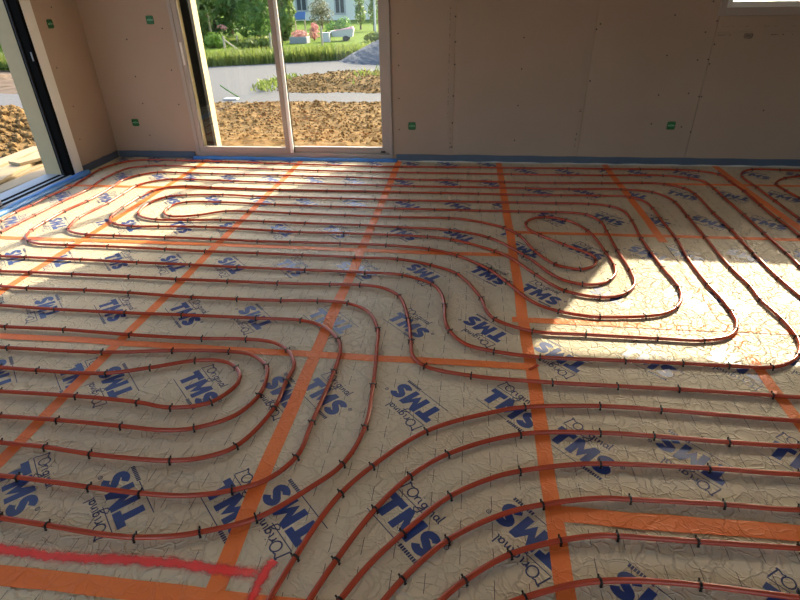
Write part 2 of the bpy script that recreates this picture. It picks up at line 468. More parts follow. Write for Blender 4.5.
# ---- surveyed positions (metres, floor plan)
PIPES = {
    'p1': [(-3.527, 3.472), (-3.555, 3.663), (-3.538, 3.826), (-3.546, 4.024), (-3.523, 4.295), (-3.567, 4.655), (-3.586, 4.853), (-3.538, 5.033),
        (-3.449, 5.148), (-3.275, 5.211), (-2.975, 5.204), (-2.676, 5.19), (-2.393, 5.18), (-2.005, 5.154), (-1.743, 5.143), (-1.359, 5.118),
        (-0.907, 5.099), (-0.614, 5.105), (-0.285, 5.11), (0.134, 5.124), (0.547, 5.124), (0.95, 5.14), (1.263, 5.139), (1.607, 5.152),
        (1.935, 5.152), (2.115, 5.118), (2.251, 5.018), (2.268, 4.821), (2.276, 4.563), (2.259, 4.229), (2.251, 3.936), (2.258, 3.795),
        (2.248, 3.626)],
    'p2': [(-3.357, 3.268), (-3.351, 3.612), (-3.343, 3.922), (-3.321, 4.224), (-3.362, 4.541), (-3.358, 4.765), (-3.322, 4.896), (-3.18, 4.981),
        (-2.99, 5.013), (-2.664, 4.982), (-2.216, 4.973), (-1.855, 4.953), (-1.402, 4.929), (-0.891, 4.917), (-0.442, 4.917), (0.022, 4.916),
        (0.418, 4.924), (0.869, 4.92), (1.226, 4.93), (1.756, 4.962), (1.956, 4.897), (2.048, 4.802), (2.065, 4.614), (2.057, 4.388),
        (2.05, 4.008), (2.037, 3.661), (2.032, 3.338), (2.018, 3.152)],
    'A': [(1.832, 2.769), (1.821, 2.98), (1.827, 3.314), (1.845, 3.707), (1.846, 4.032), (1.859, 4.465), (1.823, 4.611), (1.692, 4.71),
        (1.517, 4.736), (1.174, 4.706), (0.778, 4.689), (0.343, 4.682), (-0.065, 4.706), (-0.404, 4.702), (-0.845, 4.726), (-1.081, 4.742),
        (-1.503, 4.747), (-1.744, 4.764), (-2.074, 4.76), (-2.394, 4.77), (-2.765, 4.787), (-2.95, 4.783), (-3.085, 4.684), (-3.154, 4.554),
        (-3.138, 4.32), (-3.132, 3.951), (-3.168, 3.713), (-3.165, 3.478), (-3.148, 3.322), (-3.094, 3.196), (-3.02, 3.131), (-2.919, 3.094),
        (-2.704, 3.088), (-2.402, 3.09), (-1.979, 3.079), (-1.696, 3.07), (-1.333, 3.068), (-1.028, 3.062), (-0.681, 3.059), (-0.405, 3.052),
        (-0.188, 2.984), (-0.022, 2.876), (0.114, 2.597), (0.139, 2.476), (0.183, 2.384), (0.364, 2.288), (0.62, 2.28), (0.954, 2.28),
        (1.168, 2.283), (1.299, 2.329), (1.357, 2.397), (1.387, 2.46), (1.403, 2.573), (1.404, 2.688), (1.392, 2.87), (1.398, 3.228),
        (1.424, 3.507), (1.425, 3.89), (1.431, 4.099), (1.416, 4.239), (1.33, 4.351), (1.095, 4.372), (0.784, 4.359), (0.477, 4.349),
        (0.114, 4.355), (-0.198, 4.357), (-0.544, 4.352), (-0.845, 4.359), (-1.175, 4.351), (-1.592, 4.35), (-1.9, 4.355), (-2.229, 4.372),
        (-2.471, 4.391), (-2.612, 4.353), (-2.709, 4.237), (-2.738, 4.078), (-2.735, 3.817), (-2.711, 3.626), (-2.675, 3.555), (-2.602, 3.489),
        (-2.436, 3.452), (-2.233, 3.462), (-1.871, 3.475), (-1.358, 3.448), (-1.152, 3.436), (-0.834, 3.442), (-0.523, 3.435), (-0.242, 3.425),
        (-0.079, 3.39), (0.212, 3.223), (0.308, 3.125), (0.441, 2.908), (0.583, 2.723), (0.761, 2.665), (0.845, 2.683), (0.914, 2.729),
        (0.985, 2.835), (1.004, 3.014), (0.994, 3.296), (0.991, 3.617), (0.987, 3.785), (0.908, 3.932), (0.693, 3.967), (0.414, 3.962),
        (0.122, 3.96), (-0.227, 3.955), (-0.537, 3.96), (-1.051, 3.969), (-1.516, 3.983), (-1.984, 4.005), (-2.27, 3.986), (-2.344, 3.918),
        (-2.356, 3.825), (-2.331, 3.729), (-2.251, 3.67), (-2.161, 3.67), (-2.04, 3.706), (-1.856, 3.807), (-1.679, 3.815), (-1.335, 3.8),
        (-0.899, 3.789), (-0.476, 3.778), (-0.108, 3.784), (0.018, 3.763), (0.289, 3.628), (0.384, 3.5), (0.468, 3.243), (0.571, 3.06),
        (0.711, 3.003), (0.803, 3.059), (0.827, 3.124), (0.819, 3.211), (0.667, 3.362), (0.527, 3.511), (0.453, 3.631), (0.451, 3.736),
        (0.505, 3.819), (0.592, 3.855), (0.744, 3.806), (0.863, 3.616), (0.914, 3.256), (0.924, 3.076), (0.904, 2.953), (0.853, 2.873),
        (0.793, 2.825), (0.693, 2.81), (0.57, 2.874), (0.398, 3.169), (0.178, 3.44), (-0.092, 3.553), (-0.467, 3.581), (-0.748, 3.598),
        (-1.162, 3.606), (-1.48, 3.617), (-1.822, 3.624), (-2.07, 3.6), (-2.324, 3.593), (-2.43, 3.623), (-2.521, 3.682), (-2.557, 3.768),
        (-2.573, 3.941), (-2.504, 4.094), (-2.352, 4.155), (-2.04, 4.186), (-1.772, 4.168), (-1.446, 4.165), (-1.011, 4.162), (-0.727, 4.157),
        (-0.446, 4.151), (0.109, 4.154), (0.416, 4.163), (0.719, 4.168), (0.968, 4.169), (1.123, 4.128), (1.201, 4.024), (1.212, 3.831),
        (1.195, 3.502), (1.198, 3.286), (1.204, 3.065), (1.22, 2.813), (1.189, 2.68), (1.134, 2.585), (1.06, 2.522), (0.95, 2.483),
        (0.72, 2.454), (0.651, 2.459), (0.519, 2.494), (0.403, 2.568), (0.268, 2.792), (0.172, 2.945), (-0.028, 3.135), (-0.217, 3.22),
        (-0.509, 3.261), (-0.824, 3.266), (-1.172, 3.262), (-1.401, 3.258), (-1.74, 3.266), (-2.082, 3.271), (-2.469, 3.273), (-2.685, 3.275),
        (-2.817, 3.309), (-2.885, 3.355), (-2.915, 3.426), (-2.953, 3.576), (-2.928, 3.916), (-2.931, 4.143), (-2.932, 4.376), (-2.871, 4.481),
        (-2.696, 4.582), (-2.515, 4.581), (-2.092, 4.559), (-1.88, 4.549), (-1.524, 4.542), (-1.049, 4.523), (-0.768, 4.527), (-0.441, 4.515),
        (-0.043, 4.524), (0.512, 4.521), (0.872, 4.523), (1.3, 4.546), (1.537, 4.489), (1.609, 4.385), (1.641, 4.254), (1.635, 3.951),
        (1.622, 3.556), (1.606, 3.098), (1.617, 2.865), (1.606, 2.706), (1.623, 2.514), (1.614, 2.35), (1.594, 2.28), (1.544, 2.196),
        (1.482, 2.136), (1.386, 2.09), (1.204, 2.084), (1.009, 2.084), (0.757, 2.079), (0.378, 2.07), (0.169, 2.098), (0.038, 2.144),
        (-0.043, 2.251), (-0.073, 2.361), (-0.082, 2.504), (-0.108, 2.635), (-0.165, 2.737), (-0.348, 2.835), (-0.579, 2.851), (-0.954, 2.855),
        (-1.387, 2.857), (-1.703, 2.866), (-2.058, 2.869), (-2.454, 2.878), (-2.855, 2.883), (-3.037, 2.884)],
    'q2': [(-2.865, 2.678), (-2.663, 2.681), (-2.375, 2.678), (-2.002, 2.676), (-1.697, 2.669), (-1.375, 2.671), (-1.069, 2.672), (-0.756, 2.684),
        (-0.58, 2.693), (-0.445, 2.668), (-0.339, 2.58), (-0.263, 2.344), (-0.228, 2.145), (-0.206, 2.023), (-0.144, 1.952), (0.063, 1.902),
        (0.411, 1.887), (0.682, 1.889), (0.932, 1.894), (1.299, 1.89), (1.403, 1.888)],
    'q3': [(-2.711, 2.494), (-2.527, 2.485), (-2.167, 2.492), (-1.89, 2.486), (-1.5, 2.467), (-1.236, 2.468), (-0.985, 2.475), (-0.781, 2.489),
        (-0.61, 2.478), (-0.487, 2.405), (-0.406, 2.236), (-0.386, 2.088), (-0.357, 1.795), (-0.347, 1.538), (-0.395, 1.343), (-0.484, 1.227),
        (-0.627, 1.088), (-0.786, 1.019), (-0.866, 0.996), (-0.983, 0.98), (-1.1, 0.979), (-1.291, 0.992), (-1.468, 1.002)],
    'q4': [(-2.538, 2.286), (-2.197, 2.273), (-1.788, 2.273), (-1.467, 2.279), (-1.059, 2.282), (-0.817, 2.284), (-0.701, 2.246), (-0.586, 2.129),
        (-0.554, 2.039), (-0.548, 1.876), (-0.561, 1.544), (-0.572, 1.358), (-0.648, 1.243), (-0.748, 1.189), (-0.891, 1.151), (-1.059, 1.144),
        (-1.251, 1.15), (-1.535, 1.165), (-1.603, 1.165)],
    'q5': [(-2.371, 2.085), (-2.335, 2.083), (-2.01, 2.085), (-1.641, 2.072), (-1.261, 2.073), (-1.039, 2.087), (-0.9, 2.074), (-0.806, 2.015),
        (-0.741, 1.903), (-0.742, 1.786), (-0.739, 1.61), (-0.814, 1.389), (-0.907, 1.324), (-1.028, 1.295), (-1.142, 1.29), (-1.343, 1.295),
        (-1.537, 1.311), (-1.728, 1.315)],
    'q6': [(-2.223, 1.908), (-2.182, 1.908), (-1.692, 1.916), (-1.358, 1.96), (-1.083, 1.979), (-0.968, 1.963), (-0.868, 1.887), (-0.84, 1.819),
        (-0.829, 1.683), (-0.883, 1.553), (-1.016, 1.465), (-1.135, 1.442), (-1.312, 1.447), (-1.59, 1.454), (-1.843, 1.452)],
    'q7': [(-2.098, 1.758), (-1.906, 1.754), (-1.575, 1.763), (-1.396, 1.821), (-1.213, 1.893), (-1.082, 1.901), (-1, 1.859), (-0.958, 1.801),
        (-0.949, 1.752), (-1.014, 1.62), (-1.166, 1.571), (-1.324, 1.589), (-1.61, 1.6), (-1.965, 1.599)],
    'r1': [(1.332, 1.741), (0.82, 1.753), (0.583, 1.752), (0.281, 1.716), (0.17, 1.681), (-0.108, 1.539), (-0.287, 1.344), (-0.373, 1.215),
        (-0.422, 1.095), (-0.46, 0.967), (-0.495, 0.831), (-0.514, 0.696)],
    'r2': [(1.263, 1.599), (1.015, 1.594), (0.75, 1.599), (0.553, 1.597), (0.25, 1.559), (-0.021, 1.429), (-0.147, 1.313), (-0.247, 1.163),
        (-0.335, 0.97), (-0.383, 0.843), (-0.429, 0.705)],
    'r3': [(1.195, 1.459), (0.896, 1.456), (0.522, 1.439), (0.424, 1.424), (0.236, 1.375), (0.145, 1.338), (-0.005, 1.241), (-0.146, 1.083),
        (-0.229, 0.974), (-0.297, 0.852), (-0.359, 0.713)],
    'r4': [(1.12, 1.304), (0.887, 1.301), (0.589, 1.29), (0.491, 1.284), (0.299, 1.238), (0.167, 1.187), (-0.006, 1.073), (-0.13, 0.932),
        (-0.174, 0.865), (-0.256, 0.724)],
    'r5': [(1.048, 1.158), (0.753, 1.15), (0.516, 1.143), (0.463, 1.139), (0.338, 1.108), (0.183, 1.045), (0.049, 0.948), (-0.016, 0.882),
        (-0.127, 0.739)],
    'r6': [(0.97, 0.996), (0.711, 1.005), (0.571, 1.002), (0.433, 0.987), (0.361, 0.97), (0.216, 0.915), (0.146, 0.878), (0.013, 0.779)],
    's1': [(3.006, 5.185), (2.842, 5.198), (2.604, 5.2), (2.489, 5.109), (2.425, 4.969), (2.417, 4.66), (2.412, 4.337), (2.404, 3.948)],
    's2': [(2.922, 5.014), (2.768, 4.946), (2.669, 4.855), (2.611, 4.76), (2.612, 4.595), (2.631, 4.415)],
}
SCREWS_BACK = [(-0.662, 1.152), (-0.661, 0.887), (-0.664, 0.596), (-0.666, 0.305), (0.46, 1.109), (0.464, 0.852), (0.46, 0.534), (0.455, 0.213), (-0.148, 1.282), (-0.144, 1.079), (-0.143, 0.892), (-0.148, 0.619), (-0.149, 0.372), (-0.147, 0.142), (1.098, 1.208), (1.072, 1.167), (1.081, 0.749), (1.697, 1.268), (1.701, 0.956), (1.7, 0.629), (1.69, 0.376), (1.973, 1.136), (1.963, 0.918), (1.954, 0.644), (1.961, 0.351), (1.979, 1.364), (2.045, 1.219), (2.07, 1.041), (2.049, 0.923), (2.07, 0.887), (2.05, 0.616), (2.071, 0.616), (2.051, 0.306), (2.627, 0.5), (-3.287, 1.128), (-2.903, 1.218), (-2.899, 0.854), (-3.29, 0.797), (-3.284, 0.543), (-2.9, 0.534), (-3.29, 0.227)]
SCREWS_LEFT = [(4.831, 0.94), (4.998, 1.415), (4.842, 0.303), (4.891, 0.597)]

# ================================================================== SETTING
WY = 5.36          # inner face of the back wall
WX = -3.70         # inner face of the left wall
RX = 4.60          # inner face of the right wall
RY = -2.50         # inner face of the rear wall
TOP = 2.52
PX0, PW, PD = -1.6674, 1.0, 1.1805     # panel columns
PYL, PYR = 0.8326, 1.2157              # row origins left and right of the third column seam

def cells(name, xs, ys, zs, solid, mat, axis='y'):
    """wall built of boxes on a grid, leaving the openings out"""
    bm = bmesh.new()
    for i in range(len(xs) - 1):
        for k in range(len(zs) - 1):
            if solid(i, k):
                if axis == 'y':
                    add_box(bm, xs[i], xs[i + 1], ys[0], ys[1], zs[k], zs[k + 1])
                else:
                    add_box(bm, ys[0], ys[1], xs[i], xs[i + 1], zs[k], zs[k + 1])
    bmesh.ops.remove_doubles(bm, verts=bm.verts, dist=1e-5)
    return bm

def merge_bm(a, b):
    me = bpy.data.meshes.new('tmp')
    b.to_mesh(me)
    b.free()
    a.from_mesh(me)
    bpy.data.meshes.remove(me)

# --- floor slab and insulation panels
floor = box('floor', WX - 0.01, RX + 0.01, RY - 0.01, WY + 0.012, -0.30, -0.0605, M['screed'])
tag(floor, 'floor covered with beige film-faced insulation panels printed with blue lettering', None, None, 'structure')

def panel_mesh(w, d):
    bm = bmesh.new()
    add_box(bm, 0, w, 0, d, -0.060, 0.0, 0.0025)
    me = bpy.data.meshes.new('insulation_panel')
    bm.to_mesh(me)
    bm.free()
    me.materials.append(M['film'])
    return me

# --- the printed emblem: heavy TMS, script line above, thin rule and small line below
def stroke(bm, pts, w, z=0.0):
    pts = [Vector((p[0], p[1])) for p in pts]
    n = len(pts)
    Lr = []
    for i in range(n):
        t = (pts[min(i + 1, n - 1)] - pts[max(i - 1, 0)])
        if t.length < 1e-9:
            t = Vector((1, 0))
        t.normalize()
        nn = Vector((-t.y, t.x)) * (w / 2)
        Lr.append((bm.verts.new((pts[i].x + nn.x, pts[i].y + nn.y, z)), bm.verts.new((pts[i].x - nn.x, pts[i].y - nn.y, z))))
    for i in range(n - 1):
        a, b = Lr[i], Lr[i + 1]
        try:
            bm.faces.new((a[1], b[1], b[0], a[0]))
        except ValueError:
            pass

def poly(bm, pts, z=0.0):
    bm.faces.new([bm.verts.new((x, y, z)) for x, y in pts])

def arc(cx, cy, rx, ry, a0, a1, n=8):
    return [(cx + rx * math.cos(math.radians(a0 + (a1 - a0) * i / n)), cy + ry * math.sin(math.radians(a0 + (a1 - a0) * i / n))) for i in range(n + 1)]

def emblem():
    H = 0.094
    bm = bmesh.new()
    def P(pts):
        poly(bm, [(x * H, y * H) for x, y in pts], 0)
    # T
    P([(0, .71), (.80, .71), (.80, 1), (0, 1)])
    P([(.24, 0), (.56, 0), (.56, .71), (.24, .71)])
    # M
    x = .88
    P([(x, 0), (x + .29, 0), (x + .29, 1), (x, 1)])
    P([(x + .71, 0), (x + 1.0, 0), (x + 1.0, 1), (x + .71, 1)])
    P([(x + .29, 1), (x + .29, .50), (x + .50, .06), (x + .50, .58)])
    P([(x + .50, .58), (x + .50, .06), (x + .71, .50), (x + .71, 1)])
    # S
    x = 1.96
    s = arc(x + .37, .70, .235, .165, 20, 180, 6)[0:] + arc(x + .37, .70, .235, .165, 180, 250, 4)[1:]
    s += arc(x + .37, .30, .235, .165, 70, 0, 4) + arc(x + .37, .30, .235, .165, 0, -160, 7)[1:]
    stroke(bm, [(a * H, b * H) for a, b in s], .29 * H)
    n_blue = len(bm.faces)
    # thin rule under and small bold line at its end
    stroke(bm, [(-.05 * H, -.20 * H), (1.75 * H, -.20 * H)], .035 * H)
    for i in range(9):
        stroke(bm, [((1.80 + i * .1) * H, -.20 * H), ((1.875 + i * .1) * H, -.20 * H)], .15 * H)
    # small circle mark
    stroke(bm, [(a * H, b * H) for a, b in arc(2.86, .92, .075, .075, 0, 360, 10)], .03 * H)
    stroke(bm, [(2.83 * H, .88 * H), (2.83 * H, .96 * H), (2.88 * H, .94 * H), (2.86 * H, .915 * H), (2.89 * H, .88 * H)], .022 * H)
    # rule above, script L'Original
    stroke(bm, [(-.05 * H, 1.17 * H), (1.35 * H, 1.17 * H)], .035 * H)
    w = .055 * H
    u = .0185
    def Q(pts, ox, oy=1.30 * H):
        stroke(bm, [(ox + a * u, oy + b * u) for a, b in pts], w)
    Q([(-.2, -.5), (.1, 1.0), (.35, 2.2), (.15, 2.3), (.1, 1.9)], 0)
    Q([(.35, 2.2), (1.1, 1.7), (1.6, 1.9)], 0)
    ox = 0.021
    Q(arc(1.15, .95, .95, 1.05, 80, 450, 14), ox)                       # O
    ox += 2.35 * u
    Q([(0, 1.2), (.15, .1)], ox); Q([(.1, .6), (.4, 1.15), (.8, 1.2)], ox)   # r
    ox += 1.1 * u
    Q([(0, 1.2), (.1, .25), (.35, .05)], ox); Q([(.02, 1.7), (.06, 1.85)], ox)   # i
    ox += .75 * u
    Q(arc(.5, .65, .45, .5, 40, 400, 10), ox)                           # g
    Q([(1.0, 1.2), (1.0, -.3), (.75, -1.3), (.1, -1.5), (-.5, -1.0), (.3, -.35), (1.2, .1)], ox)
    ox += 1.45 * u
    Q([(0, 1.2), (.1, .25), (.35, .05)], ox); Q([(.02, 1.7), (.06, 1.85)], ox)
    ox += .7 * u
    Q([(0, 1.1), (.05, .05), (.2, .8), (.55, 1.1), (.75, .7), (.8, .1), (1.0, .05)], ox)   # n
    ox += 1.2 * u
    Q(arc(.45, .6, .42, .5, 40, 400, 10), ox); Q([(.9, 1.1), (.9, .3), (1.15, .05)], ox)   # a
    ox += 1.35 * u
    Q([(0, 2.0), (0, .3), (.3, .0)], ox)                                # l
    bm.faces.ensure_lookup_table()
    for i, f in enumerate(bm.faces):
        f.material_index = 0 if i < n_blue else 1
    # centre on the lettering
    bmesh.ops.translate(bm, verts=bm.verts, vec=(-1.34 * H, -.5 * H, 0))
    bm.normal_update()
    for f in bm.faces:
        if f.normal.z < 0:
            f.normal_flip()
    return bm

EMB = bpy.data.meshes.new('printed_emblem')
_b = emblem()
_b.to_mesh(EMB)
_b.free()
for k in ('ink', 'script'):
    EMB.materials.append(M[k])

def print_on(panel, w, d, x, y, ang):
    R = Matrix.Translation((x, y, 0.0004)) @ Matrix.Rotation(math.radians(ang), 4, 'Z')
    pts = [R @ v.co for v in EMB.vertices]
    if all(.004 < p.x < w - .004 and .004 < p.y < d - .004 for p in pts):
        o = link('printed_emblem', EMB, None, panel)
        o.matrix_local = R
        return
    bm = bmesh.new()
    bm.from_mesh(EMB)
    bmesh.ops.transform(bm, matrix=R, verts=bm.verts)
    for co, no in (((.004, 0, 0), (-1, 0, 0)), ((w - .004, 0, 0), (1, 0, 0)), ((0, .004, 0), (0, -1, 0)), ((0, d - .004, 0), (0, 1, 0))):
        bmesh.ops.bisect_plane(bm, geom=list(bm.verts) + list(bm.edges) + list(bm.faces), plane_co=co, plane_no=no, clear_outer=True)
    if len(bm.faces) == 0:
        bm.free()
        return
    me = bpy.data.meshes.new('printed_emblem')
    bm.to_mesh(me)
    bm.free()
    for k in ('ink', 'script'):
        me.materials.append(M[k])
    link('printed_emblem', me, None, panel)

# where each panel's two printed rows start, and which way the first emblem faces (0 head-down, 1 head-up)
PRINT = {
    (1, 0): ((.14, 0), (.11, 1)), (0, 0): ((.16, 1), (.16, 0)), (-1, 0): ((.20, 0), (.19, 1)),
    (1, 1): ((.02, 0), (.05, 1)), (0, 1): ((.20, 1), (.22, 0)), (-1, 1): ((.0, 1), (.05, 0)),
    (-2, 1): ((.30, 0), (.33, 1)), (-2, 2): ((.21, 1), (.22, 0)), (-2, 3): ((.02, 0), (.06, 1)),
    (-1, 2): ((.20, 0), (.21, 1)), (-1, 3): ((.10, 1), (.11, 0)), (0, 2): ((.37, 0), (.0, 1)),
    (0, 3): ((.28, 1), (.34, 0)), (1, 2): ((.25, 1), (.22, 0)), (1, 3): ((.11, 0), (.10, 1)),
    (2, 0): ((.14, 1), (.14, 0)), (2, -1): ((.26, 1), (.24, 0)), (2, 1): ((.11, 1), (.07, 0)),
    (2, 2): ((.33, 0), (.29, 1)), (2, 3): ((.22, 1), (.2, 0)), (3, 1): ((.1, 0), (.06, 1)),
    (3, 2): ((.04, 1), (.04, 0)), (3, 3): ((.26, 0), (.2, 1)), (4, 2): ((.15, 0), (.2, 1)),
}
MESHES = {}
G = 0.0012
for col in range(-2, 7):
    for row in range(-3, 4):
        x0 = PX0 + col * PW
        y0 = (PYL if col < 2 else PYR) + row * PD
        x1, y1 = min(x0 + PW, RX - .012), min(y0 + PD, WY - .012)
        oy = 0.0
        if y0 < RY + .012:
            continue
        w, d = round(x1 - x0 - 2 * G, 4), round(y1 - y0 - 2 * G, 4)
        if w < .05 or d < .05:
            continue
        if (w, d) not in MESHES:
            MESHES[(w, d)] = panel_mesh(w, d)
        p = link('insulation_panel', MESHES[(w, d)], None, floor)
        p.location = (x0 + G, y0 + G, random.uniform(-.0006, 0))
        low, upp = PRINT.get((col, row), ((random.uniform(.02, .38), random.randint(0, 1)), (random.uniform(.02, .38), random.randint(0, 1))))
        for (xs, dr), yy in ((low, .295), (upp, .885)):
            k = 0
            x = xs
            while x < 1.08:
                print_on(p, w, d, x - G, yy, 135 if (dr + k) % 2 == 0 else -45)
                k += 1
                x += .39
# narrow make-up strip along the left wall
sl = box('insulation_strip', WX + .012, PX0 - 2 * PW - G, RY + .012, WY - .012, -.06, 0, M['film'], floor)

# --- walls -----------------------------------------------------------------
W1 = (-2.66, -0.83)      # masonry opening of the patio door
W3 = (2.13, 3.62)
bm = cells('wall_back', [WX - .35, -2.805, -0.735, 2.035, 3.72, RX + .3], (WY + .013, WY + .085), [-.4, .02, 1.255, 2.2, 2.26, TOP + .12],
           lambda i, k: not ((i == 1 and k in (1, 2)) or (i == 3 and k in (2, 3))), None)
b2 = cells('wall_back', [WX - .35, W1[0], W1[1], W3[0], W3[1], RX + .3], (WY + .085, WY + .29), [-.4, -.02, 1.30, 2.16, 2.20, TOP + .12],
           lambda i, k: not ((i == 1 and k in (1, 2)) or (i == 3 and k in (2, 3))), None)
merge_bm(bm, b2)
wall_back = tag(from_bm('wall_back', bm, M['render']), 'back wall lined with bare tan plasterboard around the patio door', None, None, 'structure')

bm = cells('wall_left', [RY - .2, 1.50, 4.745, WY + .35], (WX - .09, WX - .013), [-.4, .02, 2.2, TOP + .12], lambda i, k: not (i == 1 and k == 1), None, 'x')
b2 = cells('wall_left', [RY - .2, 1.60, 4.63, WY + .35], (WX - .30, WX - .09), [-.4, -.02, 2.16, TOP + .12], lambda i, k: not (i == 1 and k == 1), None, 'x')
merge_bm(bm, b2)
wall_left = tag(from_bm('wall_left', bm, M['render']), 'left wall lined with tan plasterboard beside the sliding door', None, None, 'structure')
wall_right = tag(box('wall_right', RX, RX + .3, RY - .3, WY + .35, -.4, TOP + .12, M['plaster']), 'right-hand plasterboard wall of the room', None, None, 'structure')
bm = cells('wall_rear', [WX - .3, -3.2, -1.2, 0.6, 2.6, RX + .3], (RY - .25, RY), [-.4, 0.05, 2.2, TOP + .12], lambda i, k: not (k == 1 and i in (1, 3)), None)
wall_rear = tag(from_bm('wall_rear', bm, M['plaster']), 'plasterboard wall behind the camera with two added glazed doors', None, None, 'structure')
ceiling = tag(box('ceiling', WX - .3, RX + .3, RY - .3, WY + .3, TOP, TOP + .14, M['ceiling']), 'plain plasterboard ceiling of the room', None, None, 'structure')

# --- plasterboard sheets (12.5 mm, tapered long edges)
def board_y(x0, x1, z0, z1, parent, taper_l=True, taper_r=True):
    """sheet on the back wall: front face at WY, thin tapered side margins"""
    t, m_ = .0030, .050
    xs = [x0 + .002] + ([x0 + m_] if taper_l else []) + ([x1 - m_] if taper_r else []) + [x1 - .002]
    dy = [t if taper_l else 0] + ([0] if taper_l else []) + ([0] if taper_r else []) + [t if taper_r else 0]
    V, F = [], []
    for x, d in zip(xs, dy):
        V += [(x, WY + d, z0 + .001), (x, WY + d, z1 - .001), (x, WY + .0128, z0 + .001), (x, WY + .0128, z1 - .001)]
    n = len(xs)
    for i in range(n - 1):
        a, b = 4 * i, 4 * i + 4
        F += [(a, b, b + 1, a + 1), (a + 2, a + 3, b + 3, b + 2), (a + 1, b + 1, b + 3, a + 3), (a, a + 2, b + 2, b)]
    F += [(0, 1, 3, 2), (4 * n - 4, 4 * n - 2, 4 * n - 1, 4 * n - 3)]
    return from_data('plasterboard_sheet', V, F, M['plaster'], parent)

def board_x(y0, y1, z0, z1, parent):
    return box('plasterboard_sheet', WX - .0128, WX, y0 + .001, y1 - .001, z0 + .001, z1 - .001, M['plaster'], parent)

sheets_back = [
    board_y(WX, -2.806, -.05, TOP, wall_back, False, False),
    board_y(-2.806, -0.734, 2.2, TOP, wall_back, False, False),
    board_y(-0.734, -0.142, -.05, TOP, wall_back, False, True),
    board_y(-0.142, 1.062, -.05, TOP, wall_back),
    board_y(1.062, 2.055, -.05, TOP, wall_back, True, False),
    board_y(2.055, 3.30, -.05, 1.135, wall_back, False, False),
    board_y(3.30, RX, -.05, 1.135, wall_back, False, False),
    board_y(2.055, 3.72, 1.135, 1.256, wall_back, False, False),
    board_y(3.72, RX, 1.135, TOP, wall_back, False, False),
    board_y(2.055, 3.72, 2.26, TOP, wall_back, False, False),
]
board_x(4.746, WY, -.05, TOP, wall_left)
board_x(1.5, 4.746, 2.2, TOP, wall_left)
board_x(0.3, 1.5, -.05, TOP, wall_left)
board_x(-.9, 0.3, -.05, TOP, wall_left)
board_x(RY, -.9, -.05, TOP, wall_left)

# screws
def screw_mesh():
    bm = bmesh.new()
    bmesh.ops.create_cone(bm, cap_ends=True, segments=8, radius1=.0075, radius2=.0055, depth=.003)
    me = bpy.data.meshes.new('screw')
    bm.to_mesh(me)
    bm.free()
    me.materials.append(M['screw'])
    return me
SCREW = screw_mesh()
for x, z in SCREWS_BACK:
    o = link('screw', SCREW, None, wall_back)
    o.location = (x, WY - .0006, z)
    o.rotation_euler = (PI / 2, 0, 0)
for y, z in SCREWS_LEFT:
    o = link('screw', SCREW, None, wall_left)
    o.location = (WX + .0006, y, z)
    o.rotation_euler = (0, PI / 2, 0)

# faint stamped edge print next to the sheet joints (short dashes, unreadable in the photograph)
def stamp(x, z0, z1, parent, vertical=True, w=.010):
    bm = bmesh.new()
    r2 = random.Random(int(x * 100) + 5)
    t = z0
    while t < z1:
        l = r2.choice((.006, .01, .014, .02))
        if r2.random() < .62:
            ww = w * r2.choice((.5, 1, 1))
            if vertical:
                add_box(bm, x - ww / 2, x + ww / 2, WY - .0005, WY + .002, t, t + l)
            else:
                add_box(bm, t, t + l, WY - .0005, WY + .002, x - ww / 2, x + ww / 2)
        t += l + r2.choice((.004, .008, .03))
    from_bm('edge_stamp', bm, M['stamp'], parent)
stamp(-0.165, .10, .30, wall_back)
stamp(-0.195, .42, 1.35, wall_back, w=.007)
stamp(1.030, .10, .32, wall_back)
stamp(1.035, .42, .50, wall_back, w=.02)
stamp(1.112, 2.50, 2.9, wall_back, False)
stamp(1.175, 2.10, 2.75, wall_back, False, w=.004)
stamp(1.112, 2.08, 2.2, wall_back, False, w=.007)
bm = bmesh.new()
add_box(bm, 2.29, 2.355, WY - .0006, WY + .002, 1.085, 1.125, .012)
from_bm('edge_stamp', bm, M['stamp'], wall_back)

# --- windows ---------------------------------------------------------------
def bars(name, rect, w, y0, y1, mat, parent, sides='lrbt', bevel=.003):
    """rectangular frame of bars in the XZ plane"""
    x0, x1, z0, z1 = rect
    l, r, b, t = (w if not isinstance(w, dict) else 0,) * 4 if not isinstance(w, dict) else (w['l'], w['r'], w['b'], w['t'])
    bm = bmesh.new()
    add_box(bm, x0, x0 + l, y0, y1, z0, z1, bevel)
    add_box(bm, x1 - r, x1, y0, y1, z0, z1, bevel)
    add_box(bm, x0 + l, x1 - r, y0, y1, z0, z0 + b, bevel)
    add_box(bm, x0 + l, x1 - r, y0, y1, z1 - t, z1, bevel)
    return from_bm(name, bm, mat, parent)

# window_1: two-leaf sliding patio door in the back wall
w1 = tag(empty('window_1', (-1.77, WY, 0)), 'grey-framed two-leaf sliding patio door in the back wall', None, None, 'structure')
def under(parent):
    return parent
def child_of(o, parent):
    o.parent = parent
    o.matrix_parent_inverse = parent.matrix_world.inverted()
    return o
bpy.context.view_layer.update()
def put(o, parent):
    bpy.context.view_layer.update()
    o.parent = parent
    o.matrix_parent_inverse = parent.matrix_world.inverted()
    return o
put(bars('frame', (-2.805, -0.735, .02, 2.2), dict(l=.036, r=.030, b=.040, t=.05), WY - .012, WY + .084, M['frame'], None), w1)
lf = put(bars('sash', (-2.770, -1.796, .055, 2.155), dict(l=.046, r=.046, b=.062, t=.06), WY - .004, WY + .030, M['frame'], None), w1)
put(box('pane', -2.725, -1.835, WY + .012, WY + .016, .116, 2.096, M['glass']), lf)
put(box('lit_stile_side', -1.797, -1.764, WY + .002, WY + .030, .06, 2.15, M['alu'], None, .005), lf)  # front strip coloured bright in place of the sunlit side of the stile
